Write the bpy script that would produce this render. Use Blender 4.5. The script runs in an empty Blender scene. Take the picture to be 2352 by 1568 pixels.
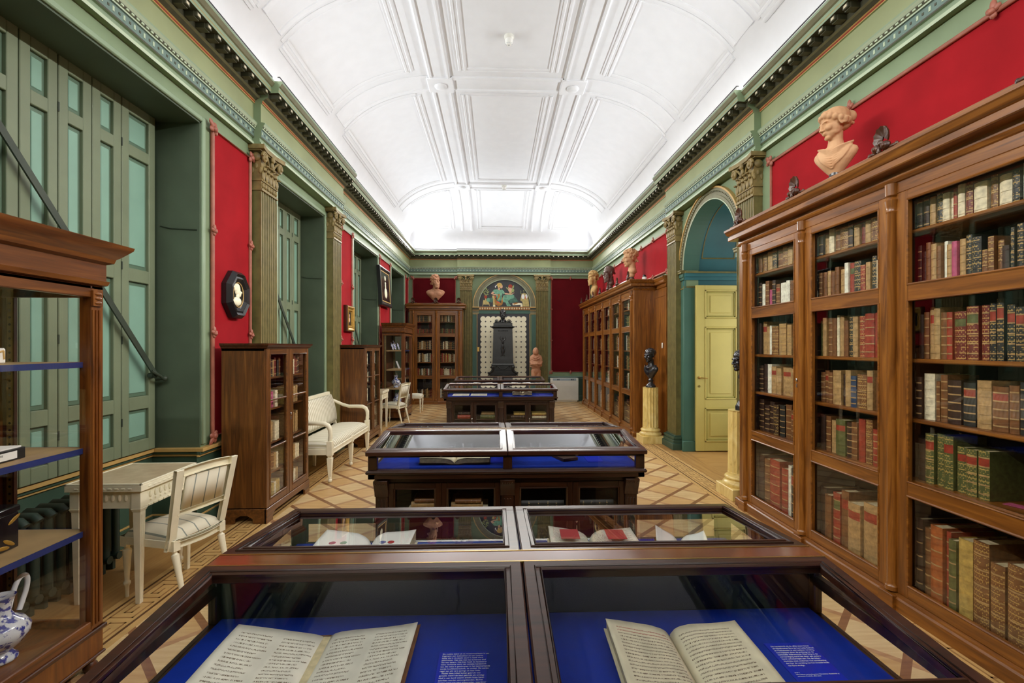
import bpy, math, random
from mathutils import Vector, Matrix, Euler
random.seed(7)
PI = math.pi
sc = bpy.context.scene
col = sc.collection

# ---------------------------------------------------------------- camera
FPX = 1075.0
cam_d = bpy.data.cameras.new('camera'); cam = bpy.data.objects.new('camera', cam_d); col.objects.link(cam)
cam_d.sensor_fit = 'HORIZONTAL'; cam_d.sensor_width = 36.0
cam_d.lens = FPX / 2352 * 36.0
cam_d.shift_y = 12.0 / 2352
cam_d.clip_start = 0.02
cam.location = (0, 0, 1.6)
cam.rotation_euler = (PI / 2, 0, -math.atan(37 / FPX))
sc.camera = cam

# ---------------------------------------------------------------- world, exposure
w = bpy.data.worlds.new('world'); sc.world = w; w.use_nodes = True
w.node_tree.nodes['Background'].inputs[0].default_value = (0.9, 0.93, 1, 1)
w.node_tree.nodes['Background'].inputs[1].default_value = 0.05
sc.view_settings.view_transform = 'Standard'
sc.view_settings.look = 'None'
sc.view_settings.exposure = 0.0
sc.view_settings.gamma = 1.0
sc.view_settings.use_curve_mapping = False
cy = sc.cycles
cy.max_bounces = 9; cy.diffuse_bounces = 5; cy.glossy_bounces = 4; cy.transmission_bounces = 4
cy.transparent_max_bounces = 24
cy.caustics_reflective = False; cy.caustics_refractive = False
cy.use_denoising = True
cy.sample_clamp_indirect = 6.0

# ---------------------------------------------------------------- room dimensions
XL, XR, Y0, Y1 = -2.56, 2.90, -1.2, 13.75
XS = -2.91                     # plane of the shutters
XC = 0.17                      # centre line of the vault

# ---------------------------------------------------------------- lamps hidden in the cove
def area(name, loc, rot, sx, sy, power, colr=(.90, .955, 1), spread=math.radians(108)):
    l = bpy.data.lights.new(name, 'AREA'); l.shape = 'RECTANGLE'; l.size = sx; l.size_y = sy
    l.energy = power; l.color = colr; l.spread = spread
    o = bpy.data.objects.new(name, l); o.location = loc; o.rotation_euler = rot; col.objects.link(o)
    return o
UA = math.radians(60)
LP = 6.2                       # watts per metre of cove lamp
COVE_Z = 4.40
YL = (Y1 + Y0) / 2; LEN = Y1 - Y0 - 0.3
area('cove_lamp_left', (XL + .13, YL, COVE_Z), (PI, UA, 0), .08, LEN, LP * LEN)
area('cove_lamp_right', (XR - .13, YL, COVE_Z), (PI, -UA, 0), .08, LEN, LP * LEN)
area('cove_lamp_end', (XC, Y1 - .13, COVE_Z), (PI + UA, 0, 0), XR - XL - .3, .08, LP * 5.1)
area('cove_lamp_near', (XC, Y0 + .13, COVE_Z), (PI - UA, 0, 0), XR - XL - .3, .08, LP * 5.1)

# added unseen lights, aimed over the trough lip to brighten walls and floor
WA = math.radians(114); LW = 10.0; WZ = 4.60
area('added_wash_left', (XL + .10, YL, WZ), (PI, WA, 0), .06, LEN, LW * LEN, (1, .97, .91), math.radians(80))
area('added_wash_right', (XR - .10, YL, WZ), (PI, -WA, 0), .06, LEN, LW * LEN, (1, .97, .91), math.radians(80))
area('added_wash_end', (XC, Y1 - .10, WZ), (PI + WA, 0, 0), XR - XL - .3, .06, LW * 5.1, (1, .97, .91), math.radians(80))
area('added_wash_near', (XC, Y0 + .10, WZ), (PI - WA, 0, 0), XR - XL - .3, .06, LW * 5.1, (1, .97, .91), math.radians(80))

# lamp of the next room, shining in through the passage behind the arch
pl = area('next_room_lamp', (XR + 1.40, 6.25, 1.75), (0, PI / 2, 0), 2.2, 1.3, 26.0, (1, .97, .9), math.radians(150))

# ---------------------------------------------------------------- colour and materials
def lin(c):
    c = c / 255.0
    return c / 12.92 if c <= 0.04045 else ((c + 0.055) / 1.055) ** 2.4
def rgb(r, g, b): return (lin(r), lin(g), lin(b), 1.0)
MATS = {}
def base_mat(name):
    m = bpy.data.materials.new(name); m.use_nodes = True
    MATS[name] = m
    nt = m.node_tree
    return m, nt, nt.nodes['Principled BSDF']
def N(nt, typ, **kw):
    n = nt.nodes.new(typ)
    for k, v in kw.items(): setattr(n, k, v)
    return n
def ramp(nt, stops):
    r = N(nt, 'ShaderNodeValToRGB')
    e = r.color_ramp.elements
    e[0].position, e[0].color = stops[0]
    e[1].position, e[1].color = stops[-1]
    for p, c in stops[1:-1]:
        x = e.new(p); x.color = c
    return r
def coords(nt, scale=(1, 1, 1), kind='Object', rot=(0, 0, 0)):
    t = N(nt, 'ShaderNodeTexCoord'); mp = N(nt, 'ShaderNodeMapping')
    mp.inputs['Scale'].default_value = scale; mp.inputs['Rotation'].default_value = rot
    nt.links.new(t.outputs[kind], mp.inputs['Vector'])
    return mp.outputs['Vector']
def paint(name, c, rough=0.5, var=0.06, scale=6.0, bump=0.0, spec=0.5, metal=0.0, coat=0.0, c2=None, detail=4):
    """one colour with soft mottling"""
    m, nt, b = base_mat(name)
    v = coords(nt)
    n = N(nt, 'ShaderNodeTexNoise'); n.inputs['Scale'].default_value = scale; n.inputs['Detail'].default_value = detail
    nt.links.new(v, n.inputs['Vector'])
    lo = tuple(max(0, x * (1 - var * 2)) for x in c[:3]) + (1,)
    hi = tuple(min(1, x * (1 + var * 2)) for x in c[:3]) + (1,)
    if c2: lo, hi = c, c2
    r = ramp(nt, [(0.3, lo), (0.7, hi)])
    nt.links.new(n.outputs['Fac'], r.inputs['Fac']); nt.links.new(r.outputs['Color'], b.inputs['Base Color'])
    b.inputs['Roughness'].default_value = rough; b.inputs['Metallic'].default_value = metal
    b.inputs['Specular IOR Level'].default_value = spec
    b.inputs['Coat Weight'].default_value = coat; b.inputs['Coat Roughness'].default_value = 0.12
    if bump:
        bp = N(nt, 'ShaderNodeBump'); bp.inputs['Strength'].default_value = bump; bp.inputs['Distance'].default_value = 0.01
        n2 = N(nt, 'ShaderNodeTexNoise'); n2.inputs['Scale'].default_value = scale * 8
        nt.links.new(v, n2.inputs['Vector'])
        nt.links.new(n2.outputs['Fac'], bp.inputs['Height']); nt.links.new(bp.outputs['Normal'], b.inputs['Normal'])
    return m
def wood(name, dark, mid, light, axis='z', rough=0.32, scale=1.0, coat=0.25):
    m, nt, b = base_mat(name)
    k = {'x': (1.6, 22, 22), 'y': (22, 1.6, 22), 'z': (22, 22, 1.6)}[axis]
    v = coords(nt, tuple(q * scale for q in k))
    n = N(nt, 'ShaderNodeTexNoise'); n.inputs['Scale'].default_value = 1.0; n.inputs['Detail'].default_value = 6
    n.inputs['Distortion'].default_value = 1.4
    nt.links.new(v, n.inputs['Vector'])
    r = ramp(nt, [(0.25, dark), (0.5, mid), (0.78, light)])
    nt.links.new(n.outputs['Fac'], r.inputs['Fac'])
    n3 = N(nt, 'ShaderNodeTexNoise'); n3.inputs['Scale'].default_value = 0.09; n3.inputs['Detail'].default_value = 2
    nt.links.new(v, n3.inputs['Vector'])
    mx = N(nt, 'ShaderNodeMix', data_type='RGBA', blend_type='MULTIPLY'); mx.inputs['Factor'].default_value = 0.55
    r3 = ramp(nt, [(0.3, (.62, .6, .58, 1)), (0.7, (1, 1, 1, 1))])
    nt.links.new(n3.outputs['Fac'], r3.inputs['Fac'])
    nt.links.new(r.outputs['Color'], mx.inputs['A']); nt.links.new(r3.outputs['Color'], mx.inputs['B'])
    nt.links.new(mx.outputs['Result'], b.inputs['Base Color'])
    b.inputs['Roughness'].default_value = rough
    b.inputs['Coat Weight'].default_value = coat; b.inputs['Coat Roughness'].default_value = 0.15
    return m
def stripes(name, c1, c2, axis, period, duty=0.25, c3=None, duty3=0.06, rough=0.85):
    """striped cloth, a wide ground with narrow lines"""
    m, nt, b = base_mat(name)
    t = N(nt, 'ShaderNodeTexCoord'); s = N(nt, 'ShaderNodeSeparateXYZ')
    nt.links.new(t.outputs['Object'], s.inputs[0])
    mu = N(nt, 'ShaderNodeMath', operation='MULTIPLY'); mu.inputs[1].default_value = 1 / period
    nt.links.new(s.outputs['XYZ'.index(axis.upper())], mu.inputs[0])
    fr = N(nt, 'ShaderNodeMath', operation='FRACT'); nt.links.new(mu.outputs[0], fr.inputs[0])
    st = [(0.0, c1), (1 - duty, c2)]
    if c3: st = [(0.0, c3), (duty3, c1), (1 - duty, c2)]
    r = ramp(nt, st); r.color_ramp.interpolation = 'CONSTANT'
    nt.links.new(fr.outputs[0], r.inputs['Fac'])
    nt.links.new(r.outputs['Color'], b.inputs['Base Color'])
    b.inputs['Roughness'].default_value = rough; b.inputs['Specular IOR Level'].default_value = 0.2
    return m
def glass(name, tint=(1, 1, 1, 1), k=1.7, ior=1.5, power=1.0):
    m = bpy.data.materials.new(name); m.use_nodes = True; MATS[name] = m
    nt = m.node_tree; nt.nodes.clear()
    o = N(nt, 'ShaderNodeOutputMaterial'); mx = N(nt, 'ShaderNodeMixShader')
    tr = N(nt, 'ShaderNodeBsdfTransparent'); tr.inputs[0].default_value = tint
    gl = N(nt, 'ShaderNodeBsdfGlossy'); gl.inputs['Roughness'].default_value = 0.0
    fr = N(nt, 'ShaderNodeFresnel'); fr.inputs['IOR'].default_value = ior
    ge = N(nt, 'ShaderNodeNewGeometry')
    inv = N(nt, 'ShaderNodeMath', operation='SUBTRACT'); inv.inputs[0].default_value = 1.0
    nt.links.new(ge.outputs['Backfacing'], inv.inputs[1])
    mu = N(nt, 'ShaderNodeMath', operation='MULTIPLY'); nt.links.new(fr.outputs[0], mu.inputs[0]); nt.links.new(inv.outputs[0], mu.inputs[1])
    mk = N(nt, 'ShaderNodeMath', operation='MULTIPLY', use_clamp=True); mk.inputs[1].default_value = k
    pw = N(nt, 'ShaderNodeMath', operation='POWER'); pw.inputs[1].default_value = power; nt.links.new(mu.outputs[0], pw.inputs[0])
    nt.links.new(pw.outputs[0], mk.inputs[0])
    nt.links.new(mk.outputs[0], mx.inputs[0]); nt.links.new(tr.outputs[0], mx.inputs[1]); nt.links.new(gl.outputs[0], mx.inputs[2])
    nt.links.new(mx.outputs[0], o.inputs['Surface'])
    return m

paint('white_plaster', rgb(232, 232, 234), .7, .01)
paint('frieze_green', rgb(150, 158, 116), .55, .05, 2.5)
paint('wall_green', rgb(126, 146, 112), .55, .05, 2)
paint('sage', rgb(136, 156, 128), .5, .04, 3)
paint('blue_green', rgb(106, 130, 122), .5, .04, 3)
paint('pale_green', rgb(184, 200, 172), .5, .04, 3)
paint('dark_green', rgb(70, 92, 74), .5, .06, 3)
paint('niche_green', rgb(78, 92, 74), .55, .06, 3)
paint('dado_green', rgb(60, 84, 68), .5, .06, 3)
paint('dark_olive', rgb(72, 72, 54), .5, .08, 20)
paint('olive', rgb(122, 120, 92), .5, .06, 10)
paint('gold_line', rgb(196, 160, 96), .45, .05, 10)
paint('red_line', rgb(138, 44, 26), .5, .05, 10)
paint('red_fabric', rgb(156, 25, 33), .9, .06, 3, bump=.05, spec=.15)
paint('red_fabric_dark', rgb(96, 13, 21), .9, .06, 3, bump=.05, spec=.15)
paint('moulding_red', rgb(160, 94, 76), .45, .08, 12)
paint('bronze_gold', rgb(134, 116, 70), .5, .12, 14)
paint('gilt_green', rgb(112, 104, 58), .5, .12, 9)
paint('shutter_green', rgb(118, 129, 103), .45, .04, 4)
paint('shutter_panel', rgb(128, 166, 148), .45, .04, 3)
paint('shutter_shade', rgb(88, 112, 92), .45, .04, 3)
paint('iron_green', rgb(52, 62, 50), .5, .1, 8)
paint('teal_niche', rgb(44, 104, 112), .5, .08, 2)
paint('jamb_teal', rgb(66, 104, 90), .5, .06, 2)
paint('door_yellow', rgb(204, 186, 106), .4, .03, 3)
paint('door_yellow_line', rgb(168, 156, 78), .4, .03, 3)
paint('brass', rgb(200, 160, 90), .3, .05, 8, metal=.9)
paint('silver_metal', rgb(205, 205, 205), .25, .03, 8, metal=.9)
paint('black_iron', rgb(34, 34, 34), .35, .12, 12, spec=.5)
paint('black_paint', rgb(26, 26, 28), .3, .1, 8)
paint('black_bronze', rgb(30, 28, 34), .25, .12, 10, spec=.7)
paint('slate', rgb(56, 58, 62), .6, .06, 5)
paint('cream_panel', rgb(250, 243, 212), .5, .03, 3)
paint('terracotta', rgb(196, 146, 104), .75, .06, 7, c2=rgb(214, 172, 132))
paint('terracotta_pink', rgb(184, 124, 92), .7, .08, 9, c2=rgb(208, 156, 122))
paint('terracotta_gold', rgb(186, 146, 86), .7, .1, 9, c2=rgb(212, 176, 118))
paint('bronze_brown', rgb(86, 62, 54), .45, .1, 9, c2=rgb(112, 86, 76))
paint('heater_white', rgb(226, 224, 214), .45, .02, 5)
paint('heater_grey', rgb(150, 160, 166), .4, .02, 5)
paint('white_paint', rgb(236, 228, 202), .42, .04, 8)
paint('white_paint_old', rgb(222, 212, 182), .5, .08, 9)
paint('table_marble', rgb(176, 154, 120), .35, .14, 14, c2=rgb(198, 178, 146))
paint('blue_cloth', rgb(14, 46, 150), .85, .04, 30, bump=.03, spec=.15)
paint('blue_cloth_light', rgb(60, 88, 190), .85, .04, 30, bump=.03, spec=.15)
paint('label_blue', rgb(16, 40, 178), .7, .02, 5, spec=.2)
paint('label_white', rgb(240, 240, 240), .7, .01, 5)
paint('dark_lining', rgb(12, 14, 22), .4, .1, 8)
paint('vellum', rgb(226, 216, 186), .75, .06, 9, bump=.05)
paint('page_edge', rgb(206, 190, 150), .85, .12, 40)
paint('paper_white', rgb(240, 238, 232), .8, .02, 6)
paint('white_ceramic', rgb(226, 228, 232), .15, .02, 6, coat=.5)
paint('blue_ceramic', rgb(218, 222, 230), .15, .02, 34, coat=.5, c2=rgb(40, 60, 150), detail=6)
_r = [n for n in MATS['blue_ceramic'].node_tree.nodes if n.type == 'VALTORGB'][0]; _r.color_ramp.elements[0].position = .49; _r.color_ramp.elements[1].position = .56
paint('lacquer', rgb(22, 20, 26), .25, .2, 20, coat=.5)
paint('lacquer_gold', rgb(170, 130, 50), .4, .1, 20, metal=.4)
paint('radiator_green', rgb(44, 62, 54), .45, .08, 9)
paint('shelf_tan', rgb(170, 140, 96), .6, .06, 8)
paint('shelf_blue', rgb(30, 44, 104), .6, .06, 8)
paint('plastic_black', rgb(20, 20, 22), .4, .05, 8)
paint('red_ink', rgb(170, 40, 40), .8, .05, 8)
paint('ink_brown', rgb(120, 104, 84), .8, .05, 8)
paint('skin_paint', rgb(214, 170, 140), .6, .05, 8)
paint('robe_green', rgb(112, 166, 140), .6, .18, 14)
paint('robe_deep', rgb(70, 112, 98), .6, .15, 14)
paint('hair_blond', rgb(206, 172, 96), .6, .1, 20)
paint('hair_red', rgb(160, 60, 34), .6, .1, 20)
paint('lute_ochre', rgb(170, 120, 54), .6, .15, 14)
paint('mural_red', rgb(206, 90, 60), .6, .1, 14)
paint('stone_yellow', rgb(190, 172, 110), .6, .12, 14)
paint('leaf_pale', rgb(160, 172, 110), .6, .12, 14)
WD = (rgb(88, 48, 14), rgb(134, 80, 26), rgb(170, 110, 42))
wood('mahogany_v', *WD, axis='z'); wood('mahogany_h', *WD, axis='x')
DK = (rgb(44, 20, 8), rgb(74, 36, 14), rgb(104, 54, 22))
wood('dark_wood_v', *DK, axis='z', coat=.08, rough=.4); wood('dark_wood_h', *DK, axis='x'); wood('dark_wood_y', *DK, axis='y')
CB = (rgb(62, 34, 12), rgb(108, 64, 24), rgb(142, 92, 38))
wood('cabinet_v', *CB, axis='z', rough=.4); wood('cabinet_h', *CB, axis='x', rough=.4)
VT = (rgb(66, 32, 12), rgb(112, 62, 22), rgb(142, 86, 32))
wood('vitrine_v', *VT, axis='z'); wood('vitrine_h', *VT, axis='x')
SH = (rgb(30, 14, 6), rgb(50, 25, 11), rgb(70, 38, 17))
wood('case_dark_v', *SH, axis='z', rough=.3); wood('case_dark_h', *SH, axis='x', rough=.3)
wood('case_bar', rgb(84, 38, 14), rgb(122, 60, 26), rgb(150, 80, 38), axis='x', rough=.22, coat=1.0)
wood('case_frame', rgb(42, 20, 11), rgb(64, 32, 19), rgb(84, 44, 27), axis='x', rough=.34, coat=1.0)
for q in ('case_bar', 'case_frame'):
    b_ = MATS[q].node_tree.nodes['Principled BSDF']; b_.inputs['Coat IOR'].default_value = 1.7 if q == 'case_bar' else 1.45; b_.inputs['Coat Weight'].default_value = 1 if q == 'case_bar' else .25; b_.inputs['Coat Roughness'].default_value = .1
paint('case_inside', rgb(34, 18, 10), .6, .1, 8)
paint('bookcase_inside', rgb(40, 22, 12), .6, .1, 8)
glass('pane_glass', k=1.5)
glass('case_glass', tint=(.985, .99, .99, 1), k=10.0, ior=1.33, power=2.0)

# marble with grey-brown veins
def marble():
    m, nt, b = base_mat('yellow_marble')
    v = coords(nt, (3, 3, 1.4))
    n = N(nt, 'ShaderNodeTexNoise'); n.inputs['Scale'].default_value = 2.2; n.inputs['Detail'].default_value = 8; n.inputs['Distortion'].default_value = 1.8
    nt.links.new(v, n.inputs['Vector'])
    r = ramp(nt, [(0.28, rgb(176, 146, 84)), (0.42, rgb(226, 198, 122)), (0.6, rgb(236, 212, 140)), (0.8, rgb(244, 228, 172))])
    nt.links.new(n.outputs['Fac'], r.inputs['Fac']); nt.links.new(r.outputs['Color'], b.inputs['Base Color'])
    b.inputs['Roughness'].default_value = .3
marble()

# parquet: squares set at 45 degrees between brown strips
def parquet():
    m, nt, b = base_mat('parquet')
    t = N(nt, 'ShaderNodeTexCoord'); s = N(nt, 'ShaderNodeSeparateXYZ'); nt.links.new(t.outputs['Object'], s.inputs[0])
    def mth(op, a, bb=None, clamp=False):
        n = N(nt, 'ShaderNodeMath', operation=op); n.use_clamp = clamp
        for i, q in enumerate((a, bb)):
            if q is None: continue
            if isinstance(q, (int, float)): n.inputs[i].default_value = q
            else: nt.links.new(q, n.inputs[i])
        return n.outputs[0]
    P = 0.413
    d = mth('SUBTRACT', s.outputs[0], s.outputs[1]); a = mth('ADD', s.outputs[0], s.outputs[1])
    ud = mth('DIVIDE', mth('ADD', d, 3.11 + P * .5 + 40 * P), P)
    ua = mth('DIVIDE', mth('ADD', a, -3.14 + P * .5 + 40 * P), P)
    fd = mth('ABSOLUTE', mth('SUBTRACT', mth('FRACT', ud), .5)); fa = mth('ABSOLUTE', mth('SUBTRACT', mth('FRACT', ua), .5))
    hw = .07
    sd = mth('LESS_THAN', fd, hw); sa = mth('LESS_THAN', fa, hw)
    chk = mth('MODULO', mth('ADD', mth('FLOOR', mth('ADD', ud, .5)), mth('FLOOR', mth('ADD', ua, .5))), 2.0)
    strip = mth('MAXIMUM', sd, sa)
    # grain
    def grain(rot):
        mp = N(nt, 'ShaderNodeMapping'); mp.inputs['Rotation'].default_value = (0, 0, rot); mp.inputs['Scale'].default_value = (3, 40, 1)
        nt.links.new(t.outputs['Object'], mp.inputs['Vector'])
        n = N(nt, 'ShaderNodeTexNoise'); n.inputs['Scale'].default_value = 1; n.inputs['Detail'].default_value = 5
        nt.links.new(mp.outputs['Vector'], n.inputs['Vector']); return n.outputs['Fac']
    g1, g2 = grain(PI / 4), grain(-PI / 4)
    r1 = ramp(nt, [(.3, rgb(204, 160, 102)), (.7, rgb(226, 188, 130))]); nt.links.new(g1, r1.inputs['Fac'])
    r2 = ramp(nt, [(.3, rgb(216, 180, 126)), (.7, rgb(238, 210, 158))]); nt.links.new(g2, r2.inputs['Fac'])
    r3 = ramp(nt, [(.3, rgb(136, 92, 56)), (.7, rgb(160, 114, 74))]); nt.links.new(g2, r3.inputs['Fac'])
    m1 = N(nt, 'ShaderNodeMix', data_type='RGBA'); nt.links.new(chk, m1.inputs['Factor']); nt.links.new(r1.outputs[0], m1.inputs['A']); nt.links.new(r2.outputs[0], m1.inputs['B'])
    # grain sheen painted in: one strip direction darker, swapped at the room's middle
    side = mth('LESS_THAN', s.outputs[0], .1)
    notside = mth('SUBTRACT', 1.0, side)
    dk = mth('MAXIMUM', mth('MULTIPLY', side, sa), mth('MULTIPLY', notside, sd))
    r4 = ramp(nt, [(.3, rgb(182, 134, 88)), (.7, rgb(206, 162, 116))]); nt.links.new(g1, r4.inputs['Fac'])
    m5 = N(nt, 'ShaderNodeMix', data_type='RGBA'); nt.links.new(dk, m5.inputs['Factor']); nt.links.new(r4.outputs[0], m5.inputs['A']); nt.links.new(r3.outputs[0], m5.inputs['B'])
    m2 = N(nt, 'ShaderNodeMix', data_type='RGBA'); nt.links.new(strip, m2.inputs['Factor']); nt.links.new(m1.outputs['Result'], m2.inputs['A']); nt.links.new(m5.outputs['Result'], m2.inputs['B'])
    # wear
    nz = N(nt, 'ShaderNodeTexNoise'); nz.inputs['Scale'].default_value = 1.7; nt.links.new(t.outputs['Object'], nz.inputs['Vector'])
    rz = ramp(nt, [(.3, (.84, .82, .8, 1)), (.7, (1, 1, 1, 1))]); nt.links.new(nz.outputs['Fac'], rz.inputs['Fac'])
    m3 = N(nt, 'ShaderNodeMix', data_type='RGBA', blend_type='MULTIPLY'); m3.inputs['Factor'].default_value = .8
    nt.links.new(m2.outputs['Result'], m3.inputs['A']); nt.links.new(rz.outputs[0], m3.inputs['B'])
    nt.links.new(m3.outputs['Result'], b.inputs['Base Color'])
    b.inputs['Roughness'].default_value = .38
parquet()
wood('floor_board', rgb(158, 112, 60), rgb(186, 140, 82), rgb(202, 158, 98), axis='y', rough=.4, scale=.6, coat=0)
wood('floor_board_x', rgb(158, 112, 60), rgb(186, 140, 82), rgb(202, 158, 98), axis='x', rough=.4, scale=.6, coat=0)
paint('inlay_key', rgb(160, 118, 70), .45, .06, 9)
paint('inlay_dark', rgb(98, 64, 36), .45, .1, 9)
paint('inlay_light', rgb(204, 164, 104), .45, .08, 9)

# written pages: faint wobbly lines of ink in columns (UV space)
def pages(name, cols, lines, ink, paperc, red=False):
    m, nt, b = base_mat(name)
    t = N(nt, 'ShaderNodeTexCoord'); s = N(nt, 'ShaderNodeSeparateXYZ'); nt.links.new(t.outputs['UV'], s.inputs[0])
    def mth(op, a, bb=None):
        n = N(nt, 'ShaderNodeMath', operation=op)
        for i, q in enumerate((a, bb)):
            if q is None: continue
            if isinstance(q, (int, float)): n.inputs[i].default_value = q
            else: nt.links.new(q, n.inputs[i])
        return n.outputs[0]
    U, V = s.outputs[0], s.outputs[1]
    fv = mth('FRACT', mth('MULTIPLY', V, lines))
    band = mth('MULTIPLY', mth('GREATER_THAN', fv, .32), mth('LESS_THAN', fv, .7))
    mp = N(nt, 'ShaderNodeMapping'); mp.inputs['Scale'].default_value = (150, lines * 2.2, 1); nt.links.new(t.outputs['UV'], mp.inputs['Vector'])
    n = N(nt, 'ShaderNodeTexNoise'); n.inputs['Scale'].default_value = 1; n.inputs['Detail'].default_value = 3; nt.links.new(mp.outputs['Vector'], n.inputs['Vector'])
    stroke = mth('GREATER_THAN', n.outputs['Fac'], .5)
    mask = mth('MULTIPLY', band, stroke)
    # ragged line ends
    mp2 = N(nt, 'ShaderNodeMapping'); mp2.inputs['Scale'].default_value = (3, lines, 1); nt.links.new(t.outputs['UV'], mp2.inputs['Vector'])
    n2 = N(nt, 'ShaderNodeTexWhiteNoise', noise_dimensions='1D'); nt.links.new(mth('FLOOR', mth('MULTIPLY', V, lines)), n2.inputs['W'])
    cm = None
    for (a0, a1, rag) in cols:
        end = mth('SUBTRACT', a1, mth('MULTIPLY', n2.outputs['Value'], rag))
        q = mth('MULTIPLY', mth('GREATER_THAN', U, a0), mth('LESS_THAN', U, end))
        cm = q if cm is None else mth('MAXIMUM', cm, q)
    cm = mth('MULTIPLY', cm, mth('MULTIPLY', mth('GREATER_THAN', V, .06), mth('LESS_THAN', V, .93)))
    mask = mth('MULTIPLY', mask, cm)
    nz = N(nt, 'ShaderNodeTexNoise'); nz.inputs['Scale'].default_value = 5; nt.links.new(t.outputs['UV'], nz.inputs['Vector'])
    pr = ramp(nt, [(.3, tuple(x * .82 for x in paperc[:3]) + (1,)), (.65, paperc)]); nt.links.new(nz.outputs['Fac'], pr.inputs['Fac'])
    inkc = N(nt, 'ShaderNodeRGB'); inkc.outputs[0].default_value = ink
    ic = inkc.outputs[0]
    if red:
        mr = N(nt, 'ShaderNodeMix', data_type='RGBA'); mr.inputs['B'].default_value = rgb(160, 40, 34); nt.links.new(ic, mr.inputs['A'])
        nt.links.new(mth('GREATER_THAN', V, .86), mr.inputs['Factor']); ic = mr.outputs['Result']
    mx = N(nt, 'ShaderNodeMix', data_type='RGBA'); nt.links.new(mask, mx.inputs['Factor']); nt.links.new(pr.outputs[0], mx.inputs['A']); nt.links.new(ic, mx.inputs['B'])
    nt.links.new(mx.outputs['Result'], b.inputs['Base Color']); b.inputs['Roughness'].default_value = .8
    b.inputs['Specular IOR Level'].default_value = .2
pages('page_two_columns', [(.1, .48, .1), (.56, .94, .1)], 27, rgb(116, 100, 80), rgb(232, 226, 210))
pages('page_red_heading', [(.13, .92, .03)], 28, rgb(104, 84, 66), rgb(230, 220, 190), red=True)
pages('page_one_column', [(.08, .86, .04)], 28, rgb(104, 84, 66), rgb(230, 220, 190))

# book covers: leather, and leather with gold tooling
def leather(name, c, rough=.5):
    return paint('leather_' + name, c, rough, .14, 40, spec=.4)
def tooled(name, c, gold=rgb(206, 170, 92), thr=.56, sc_=90):
    m, nt, b = base_mat('tooled_' + name)
    v = coords(nt, (1, 1, .8))
    sp = N(nt, 'ShaderNodeSeparateXYZ'); nt.links.new(v, sp.inputs[0])
    def mth(op, a, bb=None):
        q = N(nt, 'ShaderNodeMath', operation=op)
        for i, z in enumerate((a, bb)):
            if z is None: continue
            if isinstance(z, (int, float)): q.inputs[i].default_value = z
            else: nt.links.new(z, q.inputs[i])
        return q.outputs[0]
    sx = mth('ABSOLUTE', mth('SINE', mth('MULTIPLY', sp.outputs[0], 210.0))); sz = mth('ABSOLUTE', mth('SINE', mth('MULTIPLY', sp.outputs[2], 170.0)))
    dia = mth('GREATER_THAN', mth('ABSOLUTE', mth('SUBTRACT', sx, sz)), .72)
    ln_ = mth('GREATER_THAN', mth('SINE', mth('MULTIPLY', sp.outputs[2], 260.0)), .9)
    n = N(nt, 'ShaderNodeTexNoise'); n.inputs['Scale'].default_value = 26; nt.links.new(v, n.inputs['Vector'])
    g = N(nt, 'ShaderNodeMath', operation='GREATER_THAN'); g.inputs[1].default_value = .44; nt.links.new(n.outputs['Fac'], g.inputs[0])
    k = N(nt, 'ShaderNodeMath', operation='MULTIPLY'); nt.links.new(mth('MAXIMUM', dia, ln_), k.inputs[0]); nt.links.new(g.outputs[0], k.inputs[1])
    n2 = N(nt, 'ShaderNodeTexNoise'); n2.inputs['Scale'].default_value = 16; nt.links.new(v, n2.inputs['Vector'])
    r = ramp(nt, [(.3, tuple(x * .7 for x in c[:3]) + (1,)), (.7, tuple(min(1, x * 1.25) for x in c[:3]) + (1,))]); nt.links.new(n2.outputs['Fac'], r.inputs['Fac'])
    mx = N(nt, 'ShaderNodeMix', data_type='RGBA'); nt.links.new(mth('MULTIPLY', k.outputs[0], .75), mx.inputs['Factor']); nt.links.new(r.outputs[0], mx.inputs['A']); mx.inputs['B'].default_value = gold
    nt.links.new(mx.outputs['Result'], b.inputs['Base Color']); b.inputs['Roughness'].default_value = .45
BOOKC = dict(c=rgb(226, 214, 180), w=rgb(236, 230, 208), t=rgb(176, 142, 92), b=rgb(120, 78, 42), d=rgb(58, 38, 28), g=rgb(92, 96, 52),
             r=rgb(152, 58, 38), m=rgb(112, 40, 30), k=rgb(40, 40, 36), o=rgb(168, 92, 44), p=rgb(176, 80, 112), u=rgb(52, 66, 92), y=rgb(190, 160, 84))
for k_, c_ in BOOKC.items():
    leather(k_, c_, .6 if k_ in 'cw' else .48)
    if k_ in 'tbgrmkodu': tooled(k_, c_)
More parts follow.
